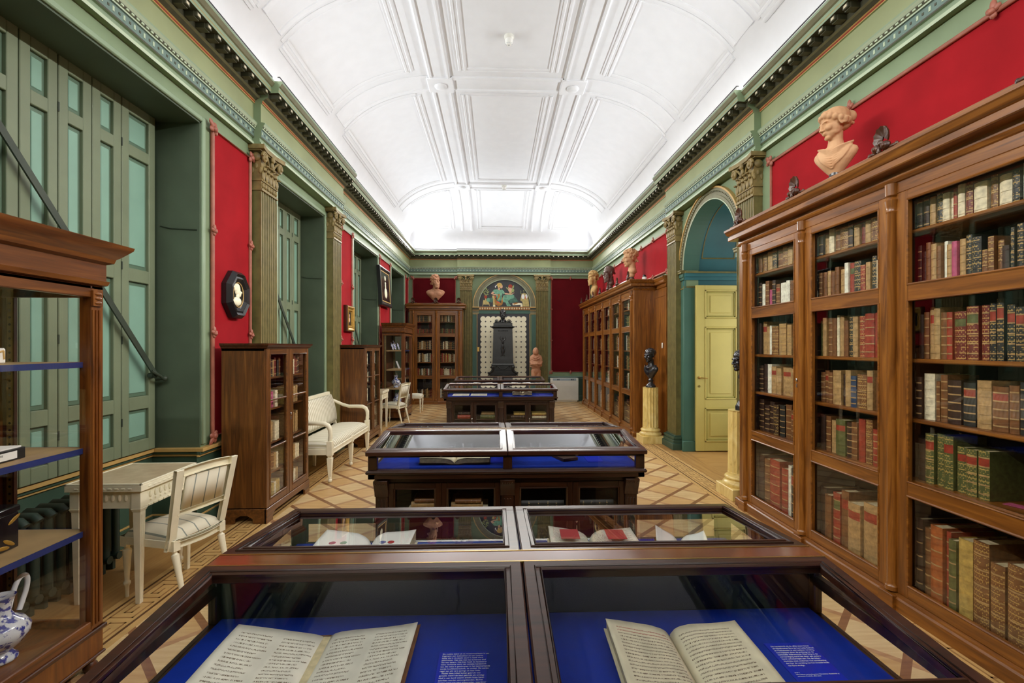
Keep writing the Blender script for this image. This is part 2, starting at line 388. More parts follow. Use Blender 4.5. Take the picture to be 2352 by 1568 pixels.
# ---------------------------------------------------------------- mesh helpers
class MB:
    def __init__(s): s.v = []; s.f = []; s.m = []; s.uv = {}
    def add(s, vs, fs, m=0):
        o = len(s.v); s.v += [tuple(v) for v in vs]
        for f in fs: s.f.append(tuple(i + o for i in f)); s.m.append(m)
        return o
    def box(s, x0, x1, y0, y1, z0, z1, m=0):
        if x0 > x1: x0, x1 = x1, x0
        if y0 > y1: y0, y1 = y1, y0
        if z0 > z1: z0, z1 = z1, z0
        s.add([(x0, y0, z0), (x1, y0, z0), (x1, y1, z0), (x0, y1, z0), (x0, y0, z1), (x1, y0, z1), (x1, y1, z1), (x0, y1, z1)],
              [(0, 3, 2, 1), (4, 5, 6, 7), (0, 1, 5, 4), (1, 2, 6, 5), (2, 3, 7, 6), (3, 0, 4, 7)], m)
        return s
    def taper(s, c, z0, z1, w0, d0, w1, d1, m=0, c1=None):
        """square bar standing on end, from w0 x d0 to w1 x d1"""
        x, y = c; x1, y1 = c1 or c
        s.add([(x - w0 / 2, y - d0 / 2, z0), (x + w0 / 2, y - d0 / 2, z0), (x + w0 / 2, y + d0 / 2, z0), (x - w0 / 2, y + d0 / 2, z0),
               (x1 - w1 / 2, y1 - d1 / 2, z1), (x1 + w1 / 2, y1 - d1 / 2, z1), (x1 + w1 / 2, y1 + d1 / 2, z1), (x1 - w1 / 2, y1 + d1 / 2, z1)],
              [(0, 3, 2, 1), (4, 5, 6, 7), (0, 1, 5, 4), (1, 2, 6, 5), (2, 3, 7, 6), (3, 0, 4, 7)], m)
        return s
    def quad(s, a, b, c, d, m=0): s.add([a, b, c, d], [(0, 1, 2, 3)], m); return s
    def bar(s, p, q, w, h, m=0, up=(0, 0, 1)):
        p, q = Vector(p), Vector(q); t = (q - p).normalized(); u = Vector(up)
        if abs(t.dot(u)) > .98: u = Vector((1, 0, 0))
        a = t.cross(u).normalized() * w / 2; b = a.cross(t).normalized() * h / 2
        vs = [p - a - b, p + a - b, p + a + b, p - a + b, q - a - b, q + a - b, q + a + b, q - a + b]
        s.add(vs, [(0, 3, 2, 1), (4, 5, 6, 7), (0, 1, 5, 4), (1, 2, 6, 5), (2, 3, 7, 6), (3, 0, 4, 7)], m); return s
    def lathe(s, prof, c=(0, 0), n=20, m=0, ax='z', flute=None):
        vs = []; cx, cy_ = c[0], c[1]; cz = c[2] if len(c) > 2 else 0
        for r, z in prof:
            for k in range(n):
                a = 2 * PI * k / n; rr = r if not flute else flute(r, z, a)
                if ax == 'z': vs.append((cx + rr * math.cos(a), cy_ + rr * math.sin(a), cz + z))
                elif ax == 'y': vs.append((cx + rr * math.cos(a), cy_ + z, cz - rr * math.sin(a)))
                else: vs.append((cx + z, cy_ + rr * math.cos(a), cz + rr * math.sin(a)))
        fs = []
        for i in range(len(prof) - 1):
            for k in range(n):
                k2 = (k + 1) % n; fs.append((i * n + k, i * n + k2, (i + 1) * n + k2, (i + 1) * n + k))
        fs.append(tuple(range(n - 1, -1, -1))); L = (len(prof) - 1) * n; fs.append(tuple(range(L, L + n)))
        s.add(vs, fs, m); return s
    def tube(s, pts, r, n=8, m=0, closed=False, flat=1.0):
        pts = [Vector(p) for p in pts]; L = len(pts); rs = r if isinstance(r, (list, tuple)) else [r] * L
        vs = []; u = None
        for i, p in enumerate(pts):
            if closed: t = (pts[(i + 1) % L] - pts[i - 1]).normalized()
            else: t = (pts[min(i + 1, L - 1)] - pts[max(i - 1, 0)]).normalized()
            if u is None: u = t.orthogonal().normalized() if abs(t.z) > .9 else t.cross(Vector((0, 0, 1))).normalized()
            u = (u - t * u.dot(t)).normalized(); w_ = t.cross(u)
            for k in range(n):
                a = 2 * PI * k / n; vs.append(p + (u * math.cos(a) + w_ * math.sin(a) * flat) * rs[i])
        fs = []
        for i in range(L if closed else L - 1):
            j = (i + 1) % L
            for k in range(n): k2 = (k + 1) % n; fs.append((i * n + k, i * n + k2, j * n + k2, j * n + k))
        if not closed: fs.append(tuple(range(n - 1, -1, -1))); fs.append(tuple(range((L - 1) * n, L * n)))
        s.add(vs, fs, m); return s
    def ext(s, prof, axis, a, b, m=0, ms=None, close=True, cap=True):
        """profile of (p,q) pairs run along an axis. axis 'x': (y,z); 'y': (x,z); 'z': (x,y)"""
        def P(pq, t):
            p, q = pq
            return (t, p, q) if axis == 'x' else (p, t, q) if axis == 'y' else (p, q, t)
        n = len(prof); vs = [P(q, a) for q in prof] + [P(q, b) for q in prof]
        o = len(s.v); s.v += vs
        for i in range(n if close else n - 1):
            j = (i + 1) % n; s.f.append((o + i, o + j, o + n + j, o + n + i)); s.m.append(ms[i] if ms and i < len(ms) else m)
        if cap and close:
            s.f.append(tuple(o + i for i in range(n - 1, -1, -1))); s.m.append(m)
            s.f.append(tuple(o + n + i for i in range(n))); s.m.append(m)
        return s
    def ell(s, c, r, m=0, seg=10, ring=7, rot=None):
        R = rot if rot is not None else None; vs = []; c = Vector(c)
        for i in range(1, ring):
            ph = PI * i / ring
            for k in range(seg):
                a = 2 * PI * k / seg
                v = Vector((r[0] * math.sin(ph) * math.cos(a), r[1] * math.sin(ph) * math.sin(a), r[2] * math.cos(ph)))
                vs.append(c + (R @ v if R is not None else v))
        top = Vector((0, 0, r[2])); bot = Vector((0, 0, -r[2]))
        vs.append(c + (R @ top if R is not None else top)); vs.append(c + (R @ bot if R is not None else bot))
        fs = []; nn = (ring - 1) * seg
        for i in range(ring - 2):
            for k in range(seg): k2 = (k + 1) % seg; fs.append((i * seg + k, (i + 1) * seg + k, (i + 1) * seg + k2, i * seg + k2))
        for k in range(seg):
            k2 = (k + 1) % seg; fs.append((nn, k, k2)); fs.append((nn + 1, (ring - 2) * seg + k2, (ring - 2) * seg + k))
        s.add(vs, fs, m); return s
    def prism(s, poly, y0, y1, m=0, plane='xz'):
        """outline in the x-z plane with thickness along y (or x-y outline along z)"""
        if plane == 'xz': return s.ext([(p[0], p[1]) for p in poly], 'y', y0, y1, m)
        return s.ext(poly, 'z', y0, y1, m)
    def ribbon(s, pts, sides, norms, prof, m=0):
        n = len(prof); vs = []
        for p, sd, nm in zip(pts, sides, norms):
            for a, h in prof: vs.append(Vector(p) + Vector(sd) * a + Vector(nm) * h)
        fs = []
        for i in range(len(pts) - 1):
            for k in range(n - 1): fs.append((i * n + k, i * n + k + 1, (i + 1) * n + k + 1, (i + 1) * n + k))
        fs.append(tuple(range(n))); L = (len(pts) - 1) * n; fs.append(tuple(range(L + n - 1, L - 1, -1)))
        s.add(vs, fs, m); return s
    def mitre(s, x0, x1, yb, prof, m=0, ms=None, yf=0.0):
        """moulding run round the front and both sides of a box, mitred; prof = (projection, z)"""
        vs = []
        for d, z in prof: vs += [(x0 - d, yb, z), (x0 - d, yf - d, z), (x1 + d, yf - d, z), (x1 + d, yb, z)]
        n = len(prof); fs = []; mm = []
        o = len(s.v); s.v += vs
        for i in range(n - 1):
            for k in range(3): s.f.append((o + i * 4 + k, o + i * 4 + k + 1, o + i * 4 + k + 5, o + i * 4 + k + 4)); s.m.append(ms[i] if ms else m)
            s.f.append((o + i * 4 + 3, o + i * 4, o + i * 4 + 4, o + i * 4 + 7)); s.m.append(m)
        s.f.append((o + 3, o + 2, o + 1, o)); s.m.append(m); L = o + (n - 1) * 4; s.f.append((L, L + 1, L + 2, L + 3)); s.m.append(m)
        return s
    def ring(s, c, r0, r1, y0, y1, a0=0, a1=PI, n=32, m=0):
        """flat arch band in the x-z plane, radii r0..r1, thickness y0..y1"""
        vs = []; cx, cz = c
        for k in range(n + 1):
            a = a0 + (a1 - a0) * k / n; ca, sa = math.cos(a), math.sin(a)
            for r, y in ((r0, y0), (r1, y0), (r1, y1), (r0, y1)): vs.append((cx + r * ca, y, cz + r * sa))
        fs = []
        for k in range(n):
            for j in range(4): j2 = (j + 1) % 4; fs.append((k * 4 + j, k * 4 + j2, (k + 1) * 4 + j2, (k + 1) * 4 + j))
        fs.append((3, 2, 1, 0)); fs.append((n * 4, n * 4 + 1, n * 4 + 2, n * 4 + 3))
        s.add(vs, fs, m); return s
    def build(s, name, mats, parent=None, bevel=0, smooth=35, fix=True):
        me = bpy.data.meshes.new(name)
        me.from_pydata(s.v, [], s.f)
        if isinstance(mats, str): mats = [mats]
        for q in mats: me.materials.append(MATS[q])
        for p, k in zip(me.polygons, s.m): p.material_index = k
        if s.uv:
            uvl = me.uv_layers.new(name='UVMap')
            for p in me.polygons:
                for li, vi in zip(p.loop_indices, p.vertices):
                    uvl.data[li].uv = s.uv.get(vi, (0, 0))
        if fix:
            import bmesh
            bm = bmesh.new(); bm.from_mesh(me); bmesh.ops.recalc_face_normals(bm, faces=bm.faces); bm.to_mesh(me); bm.free()
        if smooth:
            me.polygons.foreach_set('use_smooth', [True] * len(me.polygons))
            me.set_sharp_from_angle(angle=math.radians(smooth))
        o = bpy.data.objects.new(name, me); col.objects.link(o)
        if parent is not None: o.parent = parent
        if bevel:
            b = o.modifiers.new('bevel', 'BEVEL'); b.width = bevel; b.segments = 1; b.limit_method = 'ANGLE'; b.angle_limit = math.radians(50)
            b.harden_normals = False
        return o

def tag(o, label, cat, group=None, kind=None):
    if label: o['label'] = label
    if cat: o['category'] = cat
    if group: o['group'] = group
    if kind: o['kind'] = kind
    return o
def thing(name, loc, rz, label, cat, group=None):
    o = bpy.data.objects.new(name, None); o.location = loc; o.rotation_euler = (0, 0, rz); o.empty_display_size = .1
    col.objects.link(o); return tag(o, label, cat, group)
def struct_root(name, loc=(0, 0, 0), rz=0):
    o = bpy.data.objects.new(name, None); o.location = loc; o.rotation_euler = (0, 0, rz); col.objects.link(o); o['kind'] = 'structure'; return o
def struct(o): o['kind'] = 'structure'; return o
def copy_tree(o, parent=None):
    c = o.copy(); col.objects.link(c); c.parent = parent
    for ch in [q for q in o.children]: copy_tree(ch, c)
    return c
ORD = ['first', 'second', 'third', 'fourth', 'fifth', 'sixth', 'seventh', 'eighth', 'ninth', 'tenth', 'eleventh', 'twelfth', 'thirteenth',
       'fourteenth', 'fifteenth', 'sixteenth', 'seventeenth', 'eighteenth', 'nineteenth', 'twentieth', 'twenty-first', 'twenty-second']
RZ_LEFT, RZ_RIGHT = PI / 2, -PI / 2        # local front (-y) turned into the room from the left / right wall
# ================================================================ THE ROOM
WIN = [(2.40, 4.15), (5.56, 7.07), (8.48, 10.2), (11.5, 13.1)]
ARC_Y, ARC_R, ARC_Z = 6.27, .80, 2.77
ZT = 4.36
# ---- floor
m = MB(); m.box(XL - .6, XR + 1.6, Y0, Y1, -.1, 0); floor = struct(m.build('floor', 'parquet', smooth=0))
m = MB(); m.box(XL - .4, -2.36, Y0, Y1, .0002, .0012); m.build('edge_boards', 'floor_board', floor, smooth=0)
m = MB(); m.box(2.62, XR, Y0, Y1, .0002, .0012); m.build('edge_boards', 'floor_board', floor, smooth=0)
m = MB(); m.box(XR, XR + 1.5, 5.3, 7.2, .0002, .0012); m.build('passage_boards', 'floor_board_x', floor, smooth=0)
def greek(x0, x1, y0, y1):
    """inlaid key border between two dark lines"""
    m = MB(); m.box(x0 - .05, x1 + .05, y0, y1, .0004, .0018, 1)
    for x in (x0, x1): m.box(x - .008, x + .008, y0, y1, .0004, .0024, 0)
    wd = x1 - x0; a = x0 + .035; b = x1 - .035; p = .22; y = y0; lw = .011
    n = int((y1 - y0) / p)
    for i in range(n):
        y = y0 + i * p
        for (xa, ya, xb, yb) in ((a, 0, b, 0), (b, 0, b, .165), (b, .165, a + .045, .165), (a + .045, .165, a + .045, .055), (a + .045, .055, b - .045, .055), (b - .045, .055, b - .045, .11), (a, 0, a, .22)):
            m.box(min(xa, xb) - lw / 2, max(xa, xb) + lw / 2, y + min(ya, yb) - lw / 2, y + max(ya, yb) + lw / 2, .0004, .0026, 2)
    m.build('key_border', ['inlay_dark', 'inlay_light', 'inlay_key'], floor, smooth=0)
greek(-2.31, -2.11, .2, 13.2); greek(2.36, 2.56, .2, 13.2)

# ---- walls
m = MB(); T = .5
edges = [Y0] + [q for w_ in WIN for q in w_] + [Y1]
for i in range(0, len(edges), 2): m.box(XL - T, XL, edges[i], edges[i + 1], 0, ZT)
for a, b in WIN:
    m.box(XL - T, XL, a, b, 3.55, ZT)
    m.box(XL - T, XS - .06, a, b, 0, 3.55)
m.box(XL - T - .05, XL - T, Y0 - .3, Y1 + .3, 0, 6)
wall_left = struct(m.build('wall_left', 'wall_green', smooth=0))
m = MB()
m.box(XR, XR + .2, Y0, ARC_Y - ARC_R, 0, ZT); m.box(XR, XR + .2, ARC_Y + ARC_R, Y1, 0, ZT)
arc = [(ARC_Y + ARC_R * math.cos(PI * k / 32), ARC_Z + ARC_R * math.sin(PI * k / 32)) for k in range(33)]
m.ext(arc + [(ARC_Y - ARC_R, ZT), (ARC_Y + ARC_R, ZT)], 'x', XR, XR + .2)
wall_right = struct(m.build('wall_right', 'wall_green', smooth=0))
m = MB(); m.box(XL - T, XR + 1.8, Y1, Y1 + .2, 0, 6); wall_end = struct(m.build('wall_end', 'wall_green', smooth=0))
m = MB(); m.box(XL - T, XR + 1.8, Y0 - .2, Y0, 0, 6); wall_back = struct(m.build('wall_back', 'wall_green', smooth=0))
# deep doorway behind the arch on the right
m = MB()
RT = ARC_R + .03; xa, xb = XR + .12, XR + 1.5
m.box(xa, xb, ARC_Y - RT - .1, ARC_Y - RT, 0, ARC_Z); m.box(xa, xb, ARC_Y + RT, ARC_Y + RT + .1, 0, ARC_Z)
ao = [(ARC_Y + RT * math.cos(PI * k / 32), ARC_Z + RT * math.sin(PI * k / 32)) for k in range(33)]
ai = [(ARC_Y + (RT + .1) * math.cos(PI * k / 32), ARC_Z + (RT + .1) * math.sin(PI * k / 32)) for k in range(33)]
m.ext(ao + ai[::-1], 'x', xa, xb); m.box(xb, xb + .1, ARC_Y - 1, ARC_Y + 1, 0, 3.8)
wall_passage = struct(m.build('wall_passage', 'teal_niche', smooth=30))
m = MB()
for z0, z1, d in ((2.50, 2.53, .02), (2.53, 2.62, .0), (2.62, 2.67, .035), (2.67, 2.72, .06), (2.72, 2.745, .075)):
    g = 1 if d in (.02, .075) else 0
    for sgn in (1, -1):
        yy = ARC_Y + sgn * RT; m.box(XR - .02, xb, yy, yy - sgn * (d + .015), z0, z1, g)
m.build('impost_moulding', ['teal_niche', 'gilt_green'], wall_passage, smooth=0)
m = MB()
for k in range(2, 15):       # painted gold outline of the panel on the vault
    a0, a1 = PI * k / 32 + .03, PI * (k + 1) / 32 + .03
    for xx in (3.16, 3.66):
        r = RT - .004
        m.box(xx - .008, xx + .008, 0, 0.001, 0, 0.001) if False else m.quad((xx - .009, ARC_Y + r * math.cos(a0), ARC_Z + r * math.sin(a0)), (xx + .009, ARC_Y + r * math.cos(a0), ARC_Z + r * math.sin(a0)), (xx + .009, ARC_Y + r * math.cos(a1), ARC_Z + r * math.sin(a1)), (xx - .009, ARC_Y + r * math.cos(a1), ARC_Z + r * math.sin(a1)))
r = RT - .004; a0 = PI * 2 / 32 + .03
m.bar((3.15, ARC_Y + r * math.cos(a0), ARC_Z + r * math.sin(a0)), (3.67, ARC_Y + r * math.cos(a0), ARC_Z + r * math.sin(a0)), .006, .018)
m.build('painted_outline', 'gilt_green', wall_passage, smooth=0)
m = MB()
for sgn in (1, -1):
    yy = ARC_Y + sgn * ARC_R; y2 = yy - sgn * .012
    m.box(XR - .03, XR + .13, yy + sgn * .02, y2, 0, 2.5, 0); m.box(XR - .05, XR + .14, yy + sgn * .02, y2 - sgn * .02, 0, .16, 0)
m.build('door_jamb', 'jamb_teal', wall_right, bevel=.006)
def arch_trim(root, r0, r1, z, stilt=0, y=0):
    m = MB()
    steps = [(r1 - .022, r1, .05, 1), (r0 + (r1 - r0) * .55, r1 - .022, .035, 0), (r0 + (r1 - r0) * .3, r0 + (r1 - r0) * .55, .022, 0), (r0, r0 + (r1 - r0) * .3, .03, 0), (r0, r0 + .012, .036, 2)]
    for a, b, d, k in steps:
        m.ring((0, z + stilt), a, b, y - d, y + .01, 0, PI, 40, k)
        if stilt:
            for sgn in (1, -1): m.box(sgn * a, sgn * b, y - d, y + .01, z, z + stilt, k)
    return m.build('arch_moulding', ['olive', 'gold_line', 'pale_green'], root, smooth=30)
m = MB()
for k in range(32):
    a0, a1 = PI * k / 32, PI * (k + 1) / 32; r = ARC_R - .004
    m.quad((XR - .03, ARC_Y + r * math.cos(a0), ARC_Z + r * math.sin(a0)), (XR + .21, ARC_Y + r * math.cos(a0), ARC_Z + r * math.sin(a0)), (XR + .21, ARC_Y + r * math.cos(a1), ARC_Z + r * math.sin(a1)), (XR - .03, ARC_Y + r * math.cos(a1), ARC_Z + r * math.sin(a1)))
m.build('arch_soffit', 'jamb_teal', wall_right, smooth=30)
ra = struct_root('trim_arch_right', (XR, ARC_Y, 0), RZ_RIGHT)
arch_trim(ra, .80, .965, 2.77)
m = MB()
for sgn in (1, -1):
    for z0, z1, d in ((2.48, 2.50, .03), (2.50, 2.62, .015), (2.62, 2.66, .035), (2.66, 2.72, .05), (2.72, 2.75, .075), (2.75, 2.77, .085)):
        m.box(sgn * .79, sgn * .97, -d, .01, z0, z1, 1 if (z1 - z0) < .031 else 0)
    m.box(sgn * .81, sgn * .965, -.02, .01, 0, 2.48, 0)
m.build('impost', ['jamb_teal', 'gilt_green'], ra, bevel=.003)
m = MB()
for k in range(64):       # beaded edge of the arch
    a = PI * (k + .5) / 64; m.ell((.9 * math.cos(a), -.036, 2.77 + .9 * math.sin(a)), (.009, .009, .009), seg=6, ring=4)
m.build('bead_row', 'dark_olive', ra)

# ---- entablature: architrave, frieze, cornice. d = distance out of the wall
def ent_profile(off=0):
    P = [(0, 3.70, 'u'), (.05, 3.70, 'p'), (.05, 3.726, 'p'), (.032, 3.732, 's'), (.032, 3.768, 's'), (.05, 3.772, 'k'), (.05, 3.785, 'b'), (.05, 3.852, 'b'),
         (.062, 3.856, 'p'), (.062, 3.868, 'd'), (.07, 3.885, 'd'), (.07, 3.892, 'p'), (.085, 3.912, 's'), (.085, 3.926, 'u'), (.045, 3.932, 'f'), (.045, 4.122, 'f'),
         (.058, 4.126, 'g'), (.058, 4.134, 'r'), (.058, 4.15, 'g'), (.066, 4.156, 'k'), (.095, 4.178, 'o'), (.115, 4.186, 'k'), (.115, 4.236, 'k'), (.225, 4.24, 's'),
         (.225, 4.262, 'g'), (.228, 4.266, 's'), (.228, 4.298, 'o'), (.24, 4.306, 'o'), (.262, 4.338, 's'), (.262, 4.36, 'w'), (0, 4.365, 'u')]
    return P
EM = ['wall_green', 'pale_green', 'sage', 'blue_green', 'dark_olive', 'frieze_green', 'gold_line', 'red_line', 'olive', 'white_plaster']
EI = dict(u=0, p=1, s=2, b=3, k=4, d=4, f=5, g=6, r=7, o=8, w=9)
def entab(name, axis, face, sgn, runs):
    """runs: (start, end, extra projection)"""
    root = struct_root(name)
    P = ent_profile()
    m = MB(); blocks = MB(); studs = MB(); lip = MB()
    for a, b, off in runs:
        prof = [(face + sgn * (d + (off if d else 0)), z) for d, z, k in P]; ms = [EI[k] for d, z, k in P]
        m.ext(prof, axis, a, b, ms=ms)
        def bx(mb, d0, d1, t0, t1, z0, z1, k=0):
            p0, p1 = face + sgn * (d0 + off), face + sgn * (d1 + off)
            if axis == 'y': mb.box(p0, p1, t0, t1, z0, z1, k)
            else: mb.box(t0, t1, p0, p1, z0, z1, k)
        n = max(1, int((b - a) / .136)); p = (b - a) / n
        for i in range(n):
            t = a + (i + .5) * p
            bx(blocks, .11, .19, t - .032, t + .032, 4.196, 4.238, 0); bx(blocks, .19, .212, t - .026, t + .026, 4.204, 4.238, 0); bx(blocks, .208, .2135, t - .016, t + .016, 4.212, 4.232, 1)
        n = max(1, int((b - a) / .045)); p = (b - a) / n
        for i in range(n):
            t = a + (i + .5) * p; bx(studs, .058, .0735, t - .011, t + .011, 3.872, 3.884, 0)
            if i % 2 == 0: bx(studs, .045, .0535, t - .012, t + .003, 3.803, 3.835, 0)
            else: bx(studs, .045, .053, t - .006, t + .008, 3.812, 3.828, 1)
        lip_d = .235
        bx(lip, lip_d - .02, lip_d, a, b, 4.36, 4.395, 0); bx(lip, lip_d - .02, lip_d + .004, a, b, 4.395, 4.407, 1)
    m.build('entablature', EM, root, smooth=0); blocks.build('modillions', ['dark_olive', 'white_paint_old'], root, smooth=0)
    studs.build('stud_row', ['pale_green', 'dark_olive'], root, smooth=0)
    lip.build('light_trough', ['white_plaster', 'plastic_black'], root, smooth=0)
    return root
N0, N1 = 4.95, 7.58
entab('trim_entablature_left', 'y', XL, 1, [(Y0, N0, 0), (N0, N1, .075), (N1, Y1, 0)])
entab('trim_entablature_right', 'y', XR, -1, [(Y0, N0, 0), (N0, N1, .075), (N1, Y1, 0)])
entab('trim_entablature_end', 'x', Y1, -1, [(XL, -1.12, 0), (-1.12, 1.60, .06), (1.60, XR, 0)])
entab('trim_entablature_back', 'x', Y0, 1, [(XL, XR, 0)])

# ---- ceiling: cloister vault with a flat middle
TF, TH = 1.05, 2.73
def side_z(t):
    t = abs(t)
    if t <= TF: return 5.57
    s = min(1, (t - TF) / (TH - TF)); return 4.36 + 1.21 * math.sqrt(max(0, 1 - s * s))
YA, YB = 11.75, Y1
YC = Y0 + 2.0
def end_z(y):
    if YC <= y <= YA: return 5.57
    s = min(1, (y - YA) / (YB - YA) if y > YA else (YC - y) / 2.0); return 4.36 + 1.21 * math.sqrt(max(0, 1 - s * s))
def cz(t, y): return min(side_z(t), end_z(y))
ph = [math.sin(PI / 2 * k / 18) for k in range(19)]
ts = [-(TF + (TH - TF) * s) for s in ph[::-1]] + [-.5, 0, .5] + [TF + (TH - TF) * s for s in ph]
ys = [YC - 2.0 * s for s in ph[::-1]] + [YC + (YA - YC) * k / 10 for k in range(1, 10)] + [YA + 2.0 * s for s in ph]
m = MB(); nx = len(ts)
vs = [(XC + t, y, cz(t, y)) for y in ys for t in ts]
m.add(vs, [(j * nx + i, j * nx + i + 1, (j + 1) * nx + i + 1, (j + 1) * nx + i) for j in range(len(ys) - 1) for i in range(nx - 1)])
ceiling = struct(m.build('ceiling', 'white_plaster', smooth=60))
m = MB(); m.box(XL - .5, XR + 1.8, Y0 - .3, Y1 + .3, 6.0, 6.1); m.build('roof_slab', 'white_plaster', ceiling, smooth=0)
def cn(t, y):
    e = 1e-3
    def zz(t, y): return cz(max(-TH + .002, min(TH - .002, t)), max(Y0 + .002, min(Y1 - .002, y)))
    dx = (zz(t + e, y) - zz(t - e, y)) / (2 * e); dy = (zz(t, y + e) - zz(t, y - e)) / (2 * e)
    return Vector((dx, dy, -1)).normalized()
def along_y(mb, t, y0, y1, prof, n=14):
    pts, sd, nm = [], [], []
    yy = [y0 + (y1 - y0) * k / n for k in range(n + 1)]
    for y in yy:
        nn = cn(t, y); p = Vector((XC + t, y, cz(t, y))); tg = Vector((0, 1, (cz(t, y + 1e-3) - cz(t, y - 1e-3)) / 2e-3)).normalized()
        pts.append(p); nm.append(nn); sd.append(tg.cross(nn).normalized())
    mb.ribbon(pts, sd, nm, prof)
def along_t(mb, y, t0, t1, prof, n=20):
    pts, sd, nm = [], [], []
    def par(t): 
        s = 1 if t >= 0 else -1; a = abs(t)
        return t
    # sample evenly in arc
    def tt(k):
        q = k / n
        return t0 + (t1 - t0) * q
    lst = [tt(k) for k in range(n + 1)]
    for t in lst:
        nn = cn(t, y); p = Vector((XC + t, y, cz(t, y))); tg = Vector((1, 0, (cz(t + 1e-3, y) - cz(t - 1e-3, y)) / 2e-3)).normalized()
        pts.append(p); nm.append(nn); sd.append(tg.cross(nn).normalized())
    mb.ribbon(pts, sd, nm, prof)
def step_prof(w, h=.03):
    return [(-w, -.004), (-w, h * .5), (-w * .75, h), (-w * .5, h * .95), (-w * .42, h * .45), (w * .1, h * .45), (w * .2, h * .9), (w * .5, h), (w * .62, h * .5), (w, h * .5), (w, -.004)]
def rib_prof(w, h=.05):
    e = w * .3
    return [(-w, -.004), (-w, h * .6), (-w + e * .5, h), (-w + e, h * .9), (-w + e * 1.1, h * .35), (w - e * 1.1, h * .35), (w - e, h * .9), (w - e * .5, h), (w, h * .6), (w, -.004)]
RIBS = [.62, 4.95, 7.08, 11.55]
mr = MB()
for t in (-1.0, 1.0): along_y(mr, t, Y0 + .1, Y1 - .25, rib_prof(.16, .045), 60)
for y in RIBS:
    along_t(mr, y, -.84, .84, rib_prof(.19, .036), 4)
    for s in (1, -1): along_t(mr, y, s * 1.16, s * 2.5, rib_prof(.2, .022), 24)
mr.build('ceiling_ribs', 'white_plaster', ceiling, smooth=40)
mc = MB()
SP = step_prof(.075, .024); SPs = step_prof(.06, .014)
bays = [(-.6, RIBS[0] - .3), (RIBS[0] + .3, RIBS[1] - .3), (RIBS[1] + .3, RIBS[2] - .35), (RIBS[2] + .3, RIBS[3] - .4), (RIBS[3] + .3, 13.45)]
for y0, y1 in bays:
    for t in (-.66, .66): along_y(mc, t, y0, y1, SP, 16)
    for y in (y0, y1): along_t(mc, y, -.66, .66, SPs, 4)
    for s in (1, -1):
        along_y(mc, s * 1.42, y0, y1, SP, 16)
        if y0 > 11: tl = 1.95
        elif y1 < 1: tl = 1.9
        else: tl = 2.52
        if y1 < 11.5 and y0 > 0: along_y(mc, s * tl, y0, y1, SP, 10)
        for y in (y0, y1):
            if 0 < y < 12.5: along_t(mc, y, s * 1.42, s * (2.52 if y < 11.6 else 2.3), SPs, 24)
            elif y > 12.5: along_t(mc, y, s * 1.42, s * 2.2, SPs, 8)
mc.build('coffer_mouldings', 'white_plaster', ceiling, smooth=40)
mo = MB()
for y in RIBS:
    for t in (-1.0, 1.0):
        z = cz(t, y) - .02
        mo.box(XC + t - .19, XC + t + .19, y - .19, y + .19, z - .03, z + .02); mo.lathe([(.0, -.07), (.05, -.065), (.085, -.05), (.1, -.03)], (XC + t, y, z), 16)
mo.build('rosettes', 'white_plaster', ceiling, bevel=.01)

# ---- windows with folding shutters
def window(n, a, b, leaves):
    root = struct_root('window_%d' % n)
    zs = [(.84, 1.09), (1.195, 2.12), (2.225, 3.115), (3.205, 3.455)]
    for i in range(len(leaves) - 1):
        l, r = leaves[i] + .004, leaves[i + 1] - .004; wd = r - l; st = min(.07, wd * .27)
        m = MB(); x0 = XS - .025; x1 = XS + .015
        m.box(x0, x1, l, l + st, .74, 3.55); m.box(x0, x1, r - st, r, .74, 3.55)
        zz = [.74] + [q for p in zs for q in p] + [3.55]
        for k in range(0, len(zz), 2): m.box(x0, x1, l + st, r - st, zz[k], zz[k + 1])
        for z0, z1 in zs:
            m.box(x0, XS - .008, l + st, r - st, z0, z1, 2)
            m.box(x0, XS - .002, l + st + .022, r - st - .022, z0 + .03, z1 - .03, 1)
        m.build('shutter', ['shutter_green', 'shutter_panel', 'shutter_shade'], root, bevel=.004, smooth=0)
    m = MB()
    for y in leaves[1:-1:2]:
        for z in (.98, 1.62, 2.2, 3.16): m.box(XS + .012, XS + .02, y - .005, y + .005, z, z + .06)
    m.build('hinges', 'iron_green', root, smooth=0)
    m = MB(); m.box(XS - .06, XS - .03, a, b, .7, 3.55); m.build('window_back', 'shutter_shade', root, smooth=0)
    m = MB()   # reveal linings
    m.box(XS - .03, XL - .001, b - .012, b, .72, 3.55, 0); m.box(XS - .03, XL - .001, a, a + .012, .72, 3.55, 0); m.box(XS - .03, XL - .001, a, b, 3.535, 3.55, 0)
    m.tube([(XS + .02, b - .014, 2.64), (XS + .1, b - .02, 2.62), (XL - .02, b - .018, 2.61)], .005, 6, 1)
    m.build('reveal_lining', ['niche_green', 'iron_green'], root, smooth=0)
    m = MB()
    e = .045
    m.box(XL - .005, XL + .02, a - e, a, .75, 3.55 + e, 0); m.box(XL - .005, XL + .02, b, b + e, .75, 3.55 + e, 0); m.box(XL - .005, XL + .02, a, b, 3.55, 3.55 + e, 0)
    m.build('architrave', 'sage', root, bevel=.008)
    m = MB()   # diagonal iron bar with its catch
    p, q = (XS + .07, b - 1.50, 3.02), (XS + .07, b - .13, 1.35)
    m.bar(p, q, .012, .045); m.lathe([(.0, 0), (.02, .0), (.026, .02), (.02, .04), (0, .045)], (XS + .02, b - .15, 1.36), 10, 0, 'x')
    m.tube([(XS + .02, b - .06, 1.32), (XS + .09, b - .08, 1.33), (XS + .1, b - .14, 1.36), (XS + .08, b - .2, 1.4)], .012, 8); m.ell((XS + .09, b - .06, 1.33), (.022, .022, .022))
    m.build('iron_bar', 'iron_green', root)
